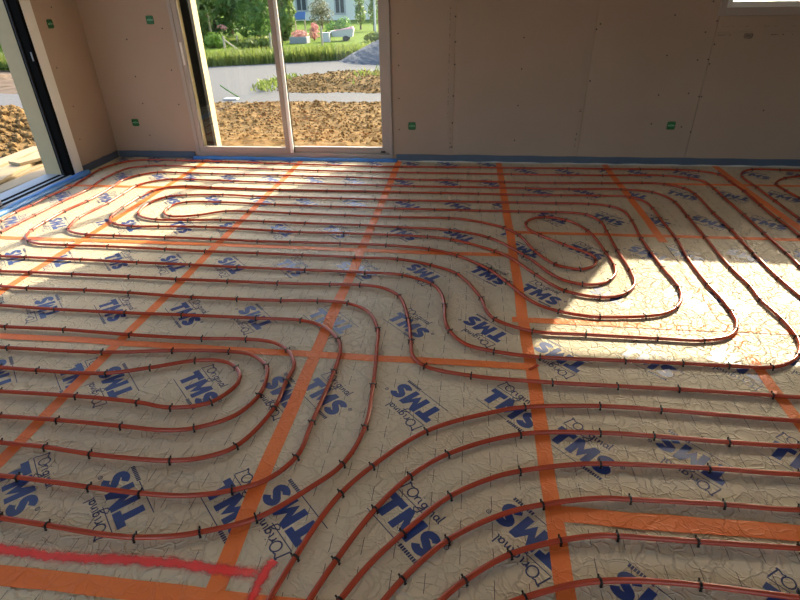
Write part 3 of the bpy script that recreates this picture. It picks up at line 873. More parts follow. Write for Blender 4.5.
put(box('handle', -2.758, -2.738, WY - .012, WY - .003, .90, 1.10, M['frame_white'], None, .004), lf)
put(box('gasket', -1.768, -1.760, WY + .030, WY + .044, .06, 2.15, M['dark']), lf)
rs = put(bars('sash', (-1.845, -0.764, .055, 2.155), dict(l=.068, r=.082, b=.062, t=.06), WY + .042, WY + .076, M['frame'], None), w1)
put(box('pane', -1.78, -0.842, WY + .056, WY + .060, .116, 2.096, M['glass']), rs)
put(box('latch', -0.86, -0.815, WY + .030, WY + .041, .068, .082, M['dark'], None, .003), rs)
for nm, xa, xb in (('shutter_guide', -2.722, -2.640), ('shutter_guide', -0.850, -0.80)):
    put(box(nm, xa, xb, WY + .078, WY + .140, .06, 2.15, M['dark'], None, .003), w1)
put(box('threshold', -2.66, -0.83, WY + .086, WY + .29, -.03, .03, M['grey_rail'], None, .006), w1)

# window_2: sliding door in the left wall, one leaf pushed open
w2 = tag(empty('window_2', (WX, 3.1, 0)), 'open sliding door with black shutter channel in the left wall', None, None, 'structure')
bm = bmesh.new()
for a, b in ((4.63, 4.746), (1.50, 1.60)):
    add_box(bm, WX - .088, WX + .010, a, b, .02, 2.2, .003)
add_box(bm, WX - .088, WX + .010, 1.60, 4.63, 2.12, 2.2, .003)
put(from_bm('frame', bm, M['frame_white']), w2)
bm = bmesh.new()
add_box(bm, WX - .122, WX - .000, 4.605, 4.633, .02, 2.16, .002)
put(from_bm('shutter_channel', bm, M['dark']), w2)
put(box('channel_lip', WX - .006, WX + .002, 4.596, 4.632, .02, 2.16, M['dark'], None, .001), w2)
put(box('channel_rib', WX - .095, WX - .085, 4.590, 4.610, .02, 2.16, M['rubber'], None, .001), w2)
put(box('latch_plate', WX - .026, WX - .016, 4.598, 4.607, 1.02, 1.09, M['grey_rail'], None, .002), w2)
tr = put(box('threshold', WX - .30, WX - .002, 1.60, 4.63, -.03, .024, M['grey_rail'], None, .004), w2)
put(box('track_slot', WX - .075, WX - .035, 1.62, 4.60, .022, .027, M['dark']), w2)
put(box('track_slot', WX - .150, WX - .115, 1.62, 4.60, .022, .027, M['dark']), w2)
bm = bmesh.new()
add_box(bm, WX - .080, WX - .040, 3.70, 3.765, .03, 2.12, .003)
add_box(bm, WX - .080, WX - .040, 2.10, 2.165, .03, 2.12, .003)
add_box(bm, WX - .080, WX - .040, 2.165, 3.70, .03, .10, .003)
add_box(bm, WX - .080, WX - .040, 2.165, 3.70, 2.06, 2.12, .003)
lf2 = put(from_bm('sash', bm, M['frame']), w2)
put(box('pane', WX - .062, WX - .058, 2.16, 3.705, .095, 2.065, M['glass']), lf2)
bm = bmesh.new()
add_box(bm, WX - .153, WX - .113, 3.13, 3.195, .03, 2.12, .003)
add_box(bm, WX - .153, WX - .113, 1.60, 1.665, .03, 2.12, .003)
add_box(bm, WX - .153, WX - .113, 1.665, 3.13, .03, .10, .003)
add_box(bm, WX - .153, WX - .113, 1.665, 3.13, 2.06, 2.12, .003)
lf3 = put(from_bm('sash', bm, M['frame']), w2)
put(box('pane', WX - .135, WX - .131, 1.66, 3.135, .095, 2.065, M['glass']), lf3)

# window_3: high window at the right end of the back wall
w3 = tag(empty('window_3', (2.88, WY, 1.26)), 'high white-framed window at the right end of the back wall', None, None, 'structure')
put(bars('frame', (2.037, 3.72, 1.257, 2.26), dict(l=.055, r=.055, b=.060, t=.06), WY - .010, WY + .080, M['frame'], None), w3)
s3 = put(bars('sash', (2.088, 3.67, 1.312, 2.205), dict(l=.045, r=.045, b=.050, t=.05), WY + .0, WY + .050, M['frame_white'], None), w3)
put(box('pane', 2.128, 3.63, WY + .024, WY + .028, 1.357, 2.16, M['glass']), s3)
put(box('outer_sill', 2.06, 3.70, WY + .085, WY + .32, 1.270, 1.300, M['concrete'], None, .004), w3)

# glazed doors behind the camera, unseen and added for the fill light
for n, (xa, xb) in ((4, (-3.2, -1.2)), (5, (0.6, 2.6))):
    w = tag(empty('window_%d' % n, ((xa + xb) / 2, RY, 0)), 'unseen added glazed door in the wall behind the camera, %s one' % ('left' if n == 5 else 'right'), None, None, 'structure')
    put(bars('frame', (xa, xb, .05, 2.2), .05, RY - .10, RY - .03, M['frame'], None), w)

# --- blue perimeter strip ---------------------------------------------------
def strip_profile(name, path, h, t, mat, lean=0.0, waves=0.0):
    """thin upright strip following a floor path (list of xy), inner face on the path's left side"""
    V, F = [], []
    n = len(path)
    for i, (x, y) in enumerate(path):
        a = Vector(path[min(i + 1, n - 1)]) - Vector(path[max(i - 1, 0)])
        a.normalize()
        nn = Vector((-a.y, a.x))
        hh = h + waves * math.sin(i * 1.7) + waves * random.uniform(-.6, .6)
        ln = lean + waves * .6 * math.sin(i * .9)
        for off, z in ((0, 0.0), (0 + ln, hh * .6), (ln * 1.4, hh), (ln * 1.4 - t, hh), (-t + ln, hh * .6), (-t, 0.0)):
            V.append((x + nn.x * off, y + nn.y * off, z))
    for i in range(n - 1):
        for k in range(6):
            k2 = (k + 1) % 6
            F.append((6 * i + k, 6 * (i + 1) + k, 6 * (i + 1) + k2, 6 * i + k2))
    F.append((0, 1, 2, 3, 4, 5))
    F.append(tuple(6 * (n - 1) + k for k in (5, 4, 3, 2, 1, 0)))
    return from_data(name, V, F, mat)

def line(a, b, n):
    return [(a[0] + (b[0] - a[0]) * i / n, a[1] + (b[1] - a[1]) * i / n) for i in range(n + 1)]

tag(strip_profile('trim_1', line((RX - .004, WY - .0105), (-0.70, WY - .0105), 40), .066, .0085, M['foam'], 0.0, .0018),
    'blue foam edge strip along the foot of the back wall, right of the patio door', None, None, 'structure')
tag(strip_profile('trim_2', line((-2.83, WY - .0105), (WX + .012, WY - .0105), 14), .066, .0085, M['foam'], 0.0, .0018),
    'blue foam edge strip at the foot of the wall between patio door and corner', None, None, 'structure')
tag(strip_profile('trim_3', line((WX + .0105, WY - .02), (WX + .0105, 4.76), 12), .068, .0085, M['foam'], 0.0, .002),
    'blue foam edge strip at the foot of the left wall near the corner', None, None, 'structure')

def bulge(name, path, r, mat, label, zsq=1.15):
    V, F = [], []
    n = len(path)
    for i, (x, y) in enumerate(path):
        a = Vector(path[min(i + 1, n - 1)]) - Vector(path[max(i - 1, 0)])
        a.normalize()
        nn = Vector((-a.y, a.x))
        rr = r * (1 + .10 * math.sin(i * 1.3) + random.uniform(-.05, .05))
        for k in range(11):
            an = PI * k / 10
            o = math.cos(an) * rr
            V.append((x + nn.x * o, y + nn.y * o, math.sin(an) * rr * zsq))
    for i in range(n - 1):
        for k in range(10):
            F.append((11 * i + k, 11 * i + k + 1, 11 * (i + 1) + k + 1, 11 * (i + 1) + k))
        F.append((11 * i + 10, 11 * i, 11 * (i + 1), 11 * (i + 1) + 10))
    F.append(tuple(range(11))[::-1])
    F.append(tuple(11 * (n - 1) + k for k in range(11)))
    o = from_data(name, V, F, mat, None, True)
    return tag(o, label, None, None, 'structure')
bulge('trim_4', line((-0.69, WY - .042), (-2.83, WY - .042), 34), .0255, M['foam_lit'], 'daylit-coloured blue rolled edge strip in front of the patio door threshold')
bulge('trim_5', line((WX + .048, 4.75), (WX + .048, 1.50), 40), .036, M['foam_lit'], 'daylit-coloured blue rolled edge strip along the open sliding door')
# thin white film apron peeping out under the strips
tag(strip_profile('trim_6', line((RX - .006, WY - .034), (-0.68, WY - .034), 60), .010, .012, M['foam_film'], .004, .003),
    'white film edge under the blue strip along the back wall', None, None, 'structure')

# ================================================================== THINGS ON THE FLOOR AND WALLS
# --- orange seam tape
def tape(label, a, b, z, w=.052, jit=.0035):
    """thin strip of tape from a to b with slightly uneven edges"""
    a, b = Vector(a), Vector(b)
    L = (b - a).length
    n = max(2, int(L / .12))
    t = (b - a).normalized()
    nn = Vector((-t.y, t.x))
    V, F = [], []
    rr = random.Random(len(label) * 7 + int(L * 100))
    drift = 0.0
    for i in range(n + 1):
        p = a + t * (L * i / n)
        drift = drift * .85 + rr.uniform(-jit, jit)
        l, r = w / 2 + rr.uniform(-.0015, .0015) + drift, -w / 2 + rr.uniform(-.0015, .0015) + drift
        for o, zz in ((l, 0), (l, .0005), (r, .0005), (r, 0)):
            V.append((p.x + nn.x * o, p.y + nn.y * o, z + zz))
    for i in range(n):
        for k in range(4):
            k2 = (k + 1) % 4
            F.append((4 * i + k, 4 * i + k2, 4 * (i + 1) + k2, 4 * (i + 1) + k))
    F.append((3, 2, 1, 0))
    F.append(tuple(4 * n + k for k in range(4)))
    o = from_data('seam_tape', V, F, M['tape'])
    return tag(o, label, 'tape', 'orange tape over the panel seams')

def px(k): return PX0 + k * PW
def yl(r): return PYL + r * PD
def yr(r): return PYR + r * PD
ZA, ZB = .0008, .0016
EDGE = WY - .015
tape('orange seam tape from the patio door corner down past the small left pipe bends', (px(-1), RY + .1), (px(-1), EDGE), ZA)
tape('orange seam tape starting below the patio door meeting stile and leaving at the left edge', (px(0), RY + .1), (px(0), EDGE), ZA)
tape('orange seam tape running from the patio door right jamb to the red spray mark', (px(1) + .002, RY + .1), (px(1), EDGE), ZA, .058)
tape('broad orange seam tape running from the middle of the back wall to the bottom edge', (px(2), RY + .1), (px(2) - .006, EDGE), ZA, .056)
tape('orange seam tape slanting from the back wall to the top of the bright patch', (px(3), yr(2) - .10), (px(3) - .01, EDGE), ZA, .056)
tape('pale orange seam tape crossing the bright sun patch on the right', (px(3), RY + .1), (px(3), yr(2) - .42), ZA, .05)
tape('orange seam tape at the far right corner between two pipe bundles', (px(4), RY + .1), (px(4), EDGE), ZA, .06)
tape('orange cross tape on the far left between corner and patio door', (px(-2) + .03, yl(3)), (px(0) + .02, yl(3) + .01), ZB, .05)
tape('orange cross tape far back between the door jamb and the middle seam', (px(0) + .05, yl(3)), (px(2) + .02, yl(3) + .01), ZB + .0008, .05)
tape('long faint orange cross tape through the sunlit left pipe bends', (px(-2) - .03, yl(2) + .01), (px(2) + .01, yl(2)), ZB, .05)
tt = tape('long orange cross tape ending in a dark red tip at the middle seam', (px(-2) - .03, yl(1) + .01), (px(2) + .015, yl(1) - .01), ZB, .048)
box('folded_tip', -.030, .030, -.007, .007, 0, .002, M['pipe'], tt, .001, Matrix.Translation((px(2) + .012, yl(1) - .012, ZB + .0006)) @ Matrix.Rotation(.75, 4, 'Z'))
tape('orange cross tape in the bottom left corner under the red spray line', (px(-2) - .03, yl(0) - .0), (px(2), yl(0) - .012), ZB, .060)
tape('faint orange cross tape behind the small centre pipe loop', (px(2) - .01, yr(2)), (RX - .03, yr(2) + .01), ZB, .045)
tape('orange cross tape running into the bright sun patch', (px(2) - .06, yr(1) + .01), (RX - .03, yr(1)), ZB, .05)
tape('orange cross tape at the lower right between two curved pipes', (px(2) - .01, yr(0)), (RX - .03, yr(0) + .005), ZB, .062)
tape('orange cross tape far right close to the back wall', (px(3) + .03, yr(3) + .0), (RX - .03, yr(3)), ZB, .05)

# --- red sprayed marking: a line with a cross bar at its right end
def ribbon(bm, uvl, pts, w, z):
    n = len(pts)
    rows = []
    for i, p in enumerate(pts):
        t = (Vector(pts[min(i + 1, n - 1)]) - Vector(pts[max(i - 1, 0)])).normalized()
        nn = Vector((-t.y, t.x)) * w / 2
        rows.append((bm.verts.new((p[0] + nn.x, p[1] + nn.y, z)), bm.verts.new((p[0], p[1], z)), bm.verts.new((p[0] - nn.x, p[1] - nn.y, z))))
    for i in range(n - 1):
        for k in (0, 1):
            f = bm.faces.new((rows[i][k], rows[i][k + 1], rows[i + 1][k + 1], rows[i + 1][k]))
            vals = ((i, k), (i, k + 1), (i + 1, k + 1), (i + 1, k))
            for lp, (ii, kk) in zip(f.loops, vals):
                lp[uvl].uv = (ii / (n - 1), kk - 1)
bm = bmesh.new()
uvl = bm.loops.layers.uv.new('UVMap')
ribbon(bm, uvl, [(-2.3 + i * .0805, .885 + .006 * math.sin(i * .8) + .030 * i / 22) for i in range(23)], .054, .0030)
ribbon(bm, uvl, [(-.522, .958), (-.530, .940), (-.538, .918), (-.544, .885), (-.548, .85), (-.552, .81), (-.556, .77)], .050, .0032)
o = from_bm('spray_mark', bm, M['spray'])
tag(o, 'bright red sprayed line with a cross bar in the bottom left corner', 'paint mark')

# --- heating pipes
PIPE_R = .0090
PIPE_Z = .0118

def catmull(P, step=.025):
    P = [Vector(p) for p in P]
    out, marks = [], []
    n = len(P)
    for i in range(n - 1):
        p0 = P[i - 1] if i else P[0] * 2 - P[1]
        p1, p2 = P[i], P[i + 1]
        p3 = P[i + 2] if i + 2 < n else P[-1] * 2 - P[-2]
        a = .5
        t0 = 0.0
        t1 = t0 + max((p1 - p0).length, 1e-6) ** a
        t2 = t1 + max((p2 - p1).length, 1e-6) ** a
        t3 = t2 + max((p3 - p2).length, 1e-6) ** a
        k = max(1, int((p2 - p1).length / step))
        marks.append(len(out))
        for j in range(k):
            t = t1 + (t2 - t1) * j / k
            A1 = p0 * ((t1 - t) / (t1 - t0)) + p1 * ((t - t0) / (t1 - t0))
            A2 = p1 * ((t2 - t) / (t2 - t1)) + p2 * ((t - t1) / (t2 - t1))
            A3 = p2 * ((t3 - t) / (t3 - t2)) + p3 * ((t - t2) / (t3 - t2))
            B1 = A1 * ((t2 - t) / (t2 - t0)) + A2 * ((t - t0) / (t2 - t0))
            B2 = A2 * ((t3 - t) / (t3 - t1)) + A3 * ((t - t1) / (t3 - t1))
            out.append(B1 * ((t2 - t) / (t2 - t1)) + B2 * ((t - t1) / (t2 - t1)))
    marks.append(len(out))
    out.append(P[-1])
    return out, marks

def clip_mesh():
    """black hold-down clip: saddle over the pipe with two barbed feet and two ears"""
    bm = bmesh.new()
    R0, R1, w = PIPE_R + .0002, PIPE_R + .0028, .0034
    rings = []
    for k in range(9):
        a = PI * k / 8
        c, s = math.cos(a), math.sin(a)
        rings.append([bm.verts.new((x, c * r, s * r)) for r, x in ((R0, -w), (R1, -w), (R1, w), (R0, w))])
    for k in (-1, 1):       # feet down to the panel
        pass
    lo1 = [bm.verts.new((x, y, -PIPE_Z + .0005)) for y, x in ((R0, -w), (R1, -w), (R1, w), (R0, w))]
    lo2 = [bm.verts.new((x, -y, -PIPE_Z + .0005)) for y, x in ((R0, -w), (R1, -w), (R1, w), (R0, w))]
    seq = [lo1] + rings + [lo2]
    for a, b in zip(seq[:-1], seq[1:]):
        for i in range(4):
            j = (i + 1) % 4
            bm.faces.new((a[i], a[j], b[j], b[i]))
    bm.faces.new(lo1[::-1])
    bm.faces.new(lo2)
    for s in (-1, 1):       # ears leaning outwards
        add_box(bm, -.0026, .0026, -.0013, .0013, 0, .0075, 0,
                Matrix.Translation((0, s * .0105, .0050)) @ Matrix.Rotation(-s * .75, 4, 'X'))
        add_box(bm, -.0040, .0040, s * .0115 - .0025, s * .0115 + .0025, -PIPE_Z + .0003, -PIPE_Z + .0025)
    bmesh.ops.recalc_face_normals(bm, faces=bm.faces)
    me = bpy.data.meshes.new('pipe_clip')
    bm.to_mesh(me)
    bm.free()
    me.materials.append(M['clip'])
    return me
CLIP = clip_mesh()

def extend(P, d0, d1):
    P = [Vector(p) for p in P]
    def ok(v):
        return Vector((min(max(v.x, WX + .10), RX - .10), min(max(v.y, RY + .10), WY - .10)))
    if d0:
        t = (P[0] - P[1]).normalized()
        P = [ok(P[0] + t * d0)] + P
    if d1:
        t = (P[-1] - P[-2]).normalized()
        P = P + [ok(P[-1] + t * d1)]
    return P

EXT = dict(p1=(1.6, 0), p2=(1.6, 0), A=(0, .8), q2=(.8, 0), q3=(.8, .9), q4=(.8, .9), q5=(.8, .9), q6=(.8, .9), q7=(.8, .9),
           r1=(0, .5), r2=(0, .5), r3=(0, .5), r4=(0, .5), r5=(2.0, .5), r6=(2.2, .5), s1=(1.2, 0), s2=(1.2, 0))
# on the right, out of view, the runs come back round in nested bends that meet half way
def bend(a, b, reach):
    """points from the end of run a round to the end of run b (each given as (end, point before it))"""
    p0, p3 = Vector(a[0]), Vector(b[0])
    p1 = p0 + (p0 - Vector(a[1])).normalized() * reach
    p2 = p3 + (p3 - Vector(b[1])).normalized() * reach
    out = []
    for i in range(1, 13):
        t = i / 12
        out.append(tuple((p0 * (1 - t) ** 3 + p1 * 3 * t * (1 - t) ** 2 + p2 * 3 * t * t * (1 - t) + p3 * t ** 3)))
    return out
for ka, ea, kb, eb, reach in (('A', 0, 'q2', -1, .42), ('p2', -1, 'r1', 0, .60), ('p1', -1, 'r2', 0, .78), ('s1', -1, 'r3', 0, 1.0), ('s2', -1, 'r4', 0, 1.25)):
    A_, B_ = PIPES[ka], PIPES[kb]
    ta = (A_[0], A_[1]) if ea == 0 else (A_[-1], A_[-2])
    tb = (B_[0], B_[1]) if eb == 0 else (B_[-1], B_[-2])
    pts_ = bend(ta, tb, reach)
    h1, h2 = pts_[:6:2], pts_[6:11:2][::-1]
    h1 = h1 + [pts_[5]]
    h2 = h2 + [tuple(Vector(pts_[5]) + (Vector(pts_[6]) - Vector(pts_[5])) * .02)]
    PIPES[ka] = list(reversed(h1)) + A_ if ea == 0 else A_ + h1
    PIPES[kb] = list(reversed(h2)) + B_ if eb == 0 else B_ + h2
LABEL = dict(
    p1='outermost orange-red heating pipe hugging the foot of the back wall',
    p2='second orange-red heating pipe from the back wall, one row inside the outermost',
    A='long winding heating pipe with sunlit left bends and the small loop right of centre',
    q2='orange-red pipe stepping down right of centre, just in front of the long winding pipe',
    q3='outermost of the nested U-bend pipes at the left foreground',
    q4='second U-bend pipe from outside in the left foreground nest',
    q5='middle U-bend pipe of the left foreground nest',
    q6='U-bend pipe wrapped directly around the innermost one at left',
    q7='innermost teardrop U-bend pipe around a blue printed emblem at left',
    r1='uppermost of the curved pipes sweeping from bottom centre to the right edge',
    r2='second from top of the curved pipes sweeping to the right edge',
    r3='third from top of the curved pipes sweeping to the right edge',
    r4='fourth from top of the curved pipes, just above the lower right cross tape',
    r5='fifth curved pipe, just below the lower right cross tape',
    r6='lowest curved pipe at the bottom right edge of the floor',
    s1='outer pipe bend in the far right corner against the back wall',
    s2='small inner pipe bend in the far right corner')
GROUP = dict(p='pipes along the back wall', A=None, q='pipes in the left foreground', r='curved pipes at the lower right', s='pipe bends in the far right corner')
n_clip = 0
for key, pts in PIPES.items():
    P = extend(pts, *EXT[key])
    path, marks = catmull(P)
    zz = [PIPE_Z + .0012 * noise.noise((p.x * 2.3, p.y * 2.3, 1.7)) for p in path]
    V, F = tube_data([(p.x, p.y, z) for p, z in zip(path, zz)], PIPE_R, 10)
    pipe = from_data('heating_pipe', V, F, M['pipe'], None, True)
    tag(pipe, LABEL[key], 'pipe', 'heating pipes on the floor')
    last = None
    acc = 9.0
    prev = path[0]
    cl = []
    for i in range(1, len(path) - 1):
        acc += (path[i] - prev).length
        prev = path[i]
        if (i in marks and acc > .15) or acc > .62:
            if acc > .62 and any((mk > i and (path[mk] - path[i]).length < .16) for mk in marks if 0 < mk - i < 8):
                continue
            cl.append(i)
            acc = 0.0
    for i in cl:
        t = (path[i + 1] - path[i - 1]).normalized()
        c = link('pipe_clip', CLIP, None, pipe)
        c.location = (path[i].x, path[i].y, PIPE_Z)
        c.rotation_euler = (0, 0, math.atan2(t.y, t.x) + random.uniform(-.10, .10))
        n_clip += 1
print('clips', n_clip)

# --- green flush electrical boxes
def outlet(loc, rz, label, roll=0.0):
    root = empty('outlet_box', loc, rz)
    # local frame: front faces -Y
    bm = bmesh.new()
    S, r = .036, .012
    def ring(s, rad, y):
        pts = []
        for cx, cz, a0 in ((s - rad, s - rad, 0), (-(s - rad), s - rad, 90), (-(s - rad), -(s - rad), 180), (s - rad, -(s - rad), 270)):
            for k in range(5):
                a = math.radians(a0 + 22.5 * k)
                pts.append(bm.verts.new((cx + rad * math.cos(a), y, cz + rad * math.sin(a))))
        return pts
    rs_ = [ring(S, r, .010), ring(S, r, -.004), ring(S - .003, r - .002, -.006), ring(S - .007, r - .004, -.006), ring(S - .009, r - .005, -.002)]
    for a, b in zip(rs_[:-1], rs_[1:]):
        n = len(a)
        for i in range(n):
            bm.faces.new((a[i], a[(i + 1) % n], b[(i + 1) % n], b[i]))
    bm.faces.new(rs_[-1])
    bmesh.ops.recalc_face_normals(bm, faces=bm.faces)
    from_bm('rim', bm, M['green'], root)
    box('cover_plate', -.016, .016, -.0045, .000, -.008, .010, M['green_lid'], root, .004)
    for s in (-1, 1):
        bm = bmesh.new()
        bmesh.ops.create_cone(bm, cap_ends=True, segments=8, radius1=.0035, radius2=.003, depth=.004,
                              matrix=Matrix.Translation((s * .023, -.004, 0)) @ Matrix.Rotation(PI / 2, 4, 'X'))
        from_bm('fixing_screw', bm, M['alu'], root)
    tag(root, label, 'outlet box', 'green electrical boxes in the plasterboard')
    return root
outlet((-3.006, WY, 1.291), 0, 'upper green electrical box between the corner and the patio door')
outlet((-3.414, WY, .355), 0, 'low green electrical box between the corner and the patio door')
outlet((-.540, WY, .341), 0, 'green electrical box just right of the patio door')
outlet((1.866, WY, .363), 0, 'dark green electrical box at the right end of the back wall')
outlet((WX, 4.916, 1.288), PI / 2, 'green electrical box on the left side wall beside the sliding door')

# ================================================================== OUTSIDE
GZ = -.20
ground = box('ground', -70, 60, WY + .30, 95, GZ - .5, GZ, M['gravel'])
tag(ground, 'grey gravel ground outside the house', None, None, 'structure')
ground2 = box('ground', -70, WX - .31, -25, WY + .30, GZ - .5, GZ, M['gravel'])
tag(ground2, 'grey ground outside along the left wall', None, None, 'structure')

def patch(name, outline, res, height, mat, label, cat, rough=1.0, kind='stuff', edge=.5, seed=0):
    """uneven earth surface inside a convex outline, sloping to the ground at its edge"""
    poly_ = [Vector(p) for p in outline]
    n = len(poly_)
    xs = [p.x for p in poly_]
    ys = [p.y for p in poly_]
    nx, ny = int((max(xs) - min(xs)) / res) + 1, int((max(ys) - min(ys)) / res) + 1
    V, idx, F = [], {}, []
    for j in range(ny + 1):
        for i in range(nx + 1):
            x, y = min(xs) + i * res, min(ys) + j * res
            d = 1e9
            for k in range(n):
                a, b = poly_[k], poly_[(k + 1) % n]
                e = b - a
                d = min(d, (e.x * (y - a.y) - e.y * (x - a.x)) / e.length)
            d += .10 * noise.noise((x * 1.6, y * 1.6, seed))
            if d < -.02:
                continue
            s = min(1, max(0, d) / edge)
            z = GZ - .01 + height * s * (.55 + .5 * noise.noise((x * .9, y * .9, 3 + seed)))
            z += rough * s * (.040 * noise.noise((x * 5, y * 5, seed)) + .030 * noise.noise((x * 13, y * 13, seed)) + .012)
            idx[(i, j)] = len(V)
            V.append((x + random.uniform(-.3, .3) * res, y + random.uniform(-.3, .3) * res, z + .015 * s))
    for (i, j), a in idx.items():
        try:
            F.append((a, idx[(i + 1, j)], idx[(i + 1, j + 1)], idx[(i, j + 1)]))
        except KeyError:
            pass
    o = from_data(name, V, F, mat, None, False)
    return tag(o, label, cat, None, kind), V

def clods(parent, pts, count, lo, hi, mat, name='soil_clods'):
    """loose lumps of earth lying on the surface"""
    ico = bmesh.new()
    bmesh.ops.create_icosphere(ico, subdivisions=1, radius=1)
    bv = np.array([v.co[:] for v in ico.verts])
    bf = [[v.index for v in f.verts] for f in ico.faces]
    ico.free()
    V, F = [], []
    for _ in range(count):
        x, y, z = pts[int(rng.integers(len(pts)))]
        s = lo + (hi - lo) * rng.random() ** 2.5
        k = bv * (1 + .35 * (rng.random((len(bv), 1)) - .5)) * (s * (.7 + .6 * rng.random(3)))
        a = rng.random() * 6.28
        c_, s_ = math.cos(a), math.sin(a)
        k = np.stack([k[:, 0] * c_ - k[:, 1] * s_, k[:, 0] * s_ + k[:, 1] * c_, k[:, 2] * .8], 1)
        base = len(V)
        V.extend((k + np.array([x, y, z + s * .25])).tolist())
        F.extend([[base + i for i in f] for f in bf])
    o = from_data(name, V, F, mat, parent)
    o['kind'] = 'stuff'
    return o

so, V = patch('soil_bed', [(-4.75, 6.1), (7, 6.0), (7, 9.85), (-4.5, 9.75), (-5.2, 8.3)], .06, .10, M['soil'], 'broad bed of brown soil clods in front of the patio door', 'soil', 1.0, seed=2.1)
clods(so, [v for v in V if v[0] < 2 and v[1] > 6.6], 6500, .010, .030, M['soil'])
so, V = patch('soil_bed', [(-3.75, 10.75), (7, 10.65), (7, 13.7), (-2.4, 13.6), (-4.2, 12.7)], .07, .14, M['soil'], 'narrower bed of brown soil beyond the gravel path', 'soil', 1.0, seed=5.3)
clods(so, [v for v in V if v[0] < 2], 3600, .012, .036, M['soil'])
so, V = patch('soil_heap', [(-5.75, 5.9), (-5.0, 6.7), (-5.6, 7.8), (-7.2, 8.5), (-9.6, 8.0), (-9.5, 5.2), (-6.5, 4.6)], .05, .42, M['soil'], 'lumpy heap of brown clods outside the left sliding door', 'soil', 1.6, seed=8.8, edge=.8)
clods(so, V, 3000, .018, .065, M['soil'])
so, V = patch('earth_bank', [(-18, 10.3), (-8.2, 10.6), (-8.6, 13.2), (-18, 16.2)], .15, .22, M['bank'], 'pale tan earth bank beyond the grey track at far left', 'earth', .8, seed=1.2, edge=1.2)

# lawn and tall grass
bm = bmesh.new()
poly(bm, [(-40, 14.5), (-12.2, 14.2), (-6.4, 15.3), (-3.0, 17.2), (16, 18.2), (40, 18.5), (40, 60), (-40, 60)], GZ + .012)
lawn = tag(from_bm('lawn', bm, M['lawn']), 'green lawn beyond the gravel track', 'lawn', None, 'stuff')

def blades(name, count, region, h0, h1, mat, label=None, lean=.25, parent=None, width=.02, zfun=None):
    V, F = [], []
    for _ in range(count):
        x, y = region()
        h = h0 + (h1 - h0) * rng.random()
        a = rng.random() * 6.28
        dx, dy = math.cos(a) * width, math.sin(a) * width
        b = rng.random() * 6.28
        lx, ly = math.cos(b) * h * lean * rng.random(), math.sin(b) * h * lean * rng.random()
        z = GZ + (zfun(x, y) if zfun else 0)
        i = len(V)
        V += [(x - dx, y - dy, z), (x + dx, y + dy, z), (x + dx * .7 + lx * .4, y + dy * .7 + ly * .4, z + h * .6), (x - dx * .7 + lx * .4, y - dy * .7 + ly * .4, z + h * .6), (x + lx, y + ly, z + h)]
        F += [(i, i + 1, i + 2, i + 3), (i + 3, i + 2, i + 4)]
    o = from_data(name, V, F, mat, parent)
    if label:
        tag(o, label, 'grass', None, 'stuff')
    return o
def strip_region():
    x = -13 + 12.0 * rng.random()
    base = 14.9 + max(0, (x + 7.2)) * .42 if x > -7.2 else 14.6 + (-7.2 - x) * .0
    return x, base + 1.7 * rng.random() ** 1.3
blades('tall_grass', 15000, strip_region, .16, .40, M['leaf_grass'], 'strip of tall green grass along the far side of the gravel track', .45)
def weed_region():
    t = rng.random()
    return -3.95 - .3 * math.sin(t * 3) + rng.normal(0, .12), 10.75 + 2.1 * t + rng.normal(0, .1)
blades('weeds', 240, weed_region, .03, .11, M['leaf_grass'], 'patch of green weeds at the left tip of the second soil bed', .8, None, .022, lambda x, y: .03)
def weed2():
    return -2.3 + rng.normal(0, .25), 12.3 + rng.normal(0, .5)
blades('weeds', 160, weed2, .05, .14, M['leaf_grass'], 'sparse green weeds on the second soil bed near the gravel heap', .8, None, .02, lambda x, y: .08)

# trees and shrubs
def foliage(name, blobs, count, size, mat, parent, flat=1.0):
    """leaves scattered through the outer shell of a few overlapping crowns"""
    V, F = [], []
    vol = np.array([b[3] * b[4] * b[5] for b in blobs]) ** (2 / 3)
    pick = rng.choice(len(blobs), size=count, p=vol / vol.sum())
    for k in pick:
        cx, cy, cz, rx, ry, rz = blobs[k]
        d = rng.normal(size=3)
        d /= np.linalg.norm(d)
        rad = 1 - .45 * rng.random() ** 2
        bump = 1 + .22 * noise.noise((d[0] * 2.3 + k, d[1] * 2.3, d[2] * 2.3))
        p = np.array([cx, cy, cz]) + d * np.array([rx, ry, rz]) * rad * bump
        if p[2] < GZ + .05:
            continue
        u = rng.normal(size=3)
        u -= u.dot(d) * d * .6
        u /= np.linalg.norm(u)
        w = np.cross(u, d + rng.normal(size=3) * .5)
        w /= (np.linalg.norm(w) + 1e-9)
        s = size * (.6 + .8 * rng.random())
        i = len(V)
        V += [tuple(p - u * s), tuple(p + w * s * .45), tuple(p + u * s), tuple(p - w * s * .45)]
        F.append((i, i + 1, i + 2, i + 3))
    return from_data(name, V, F, mat, parent)

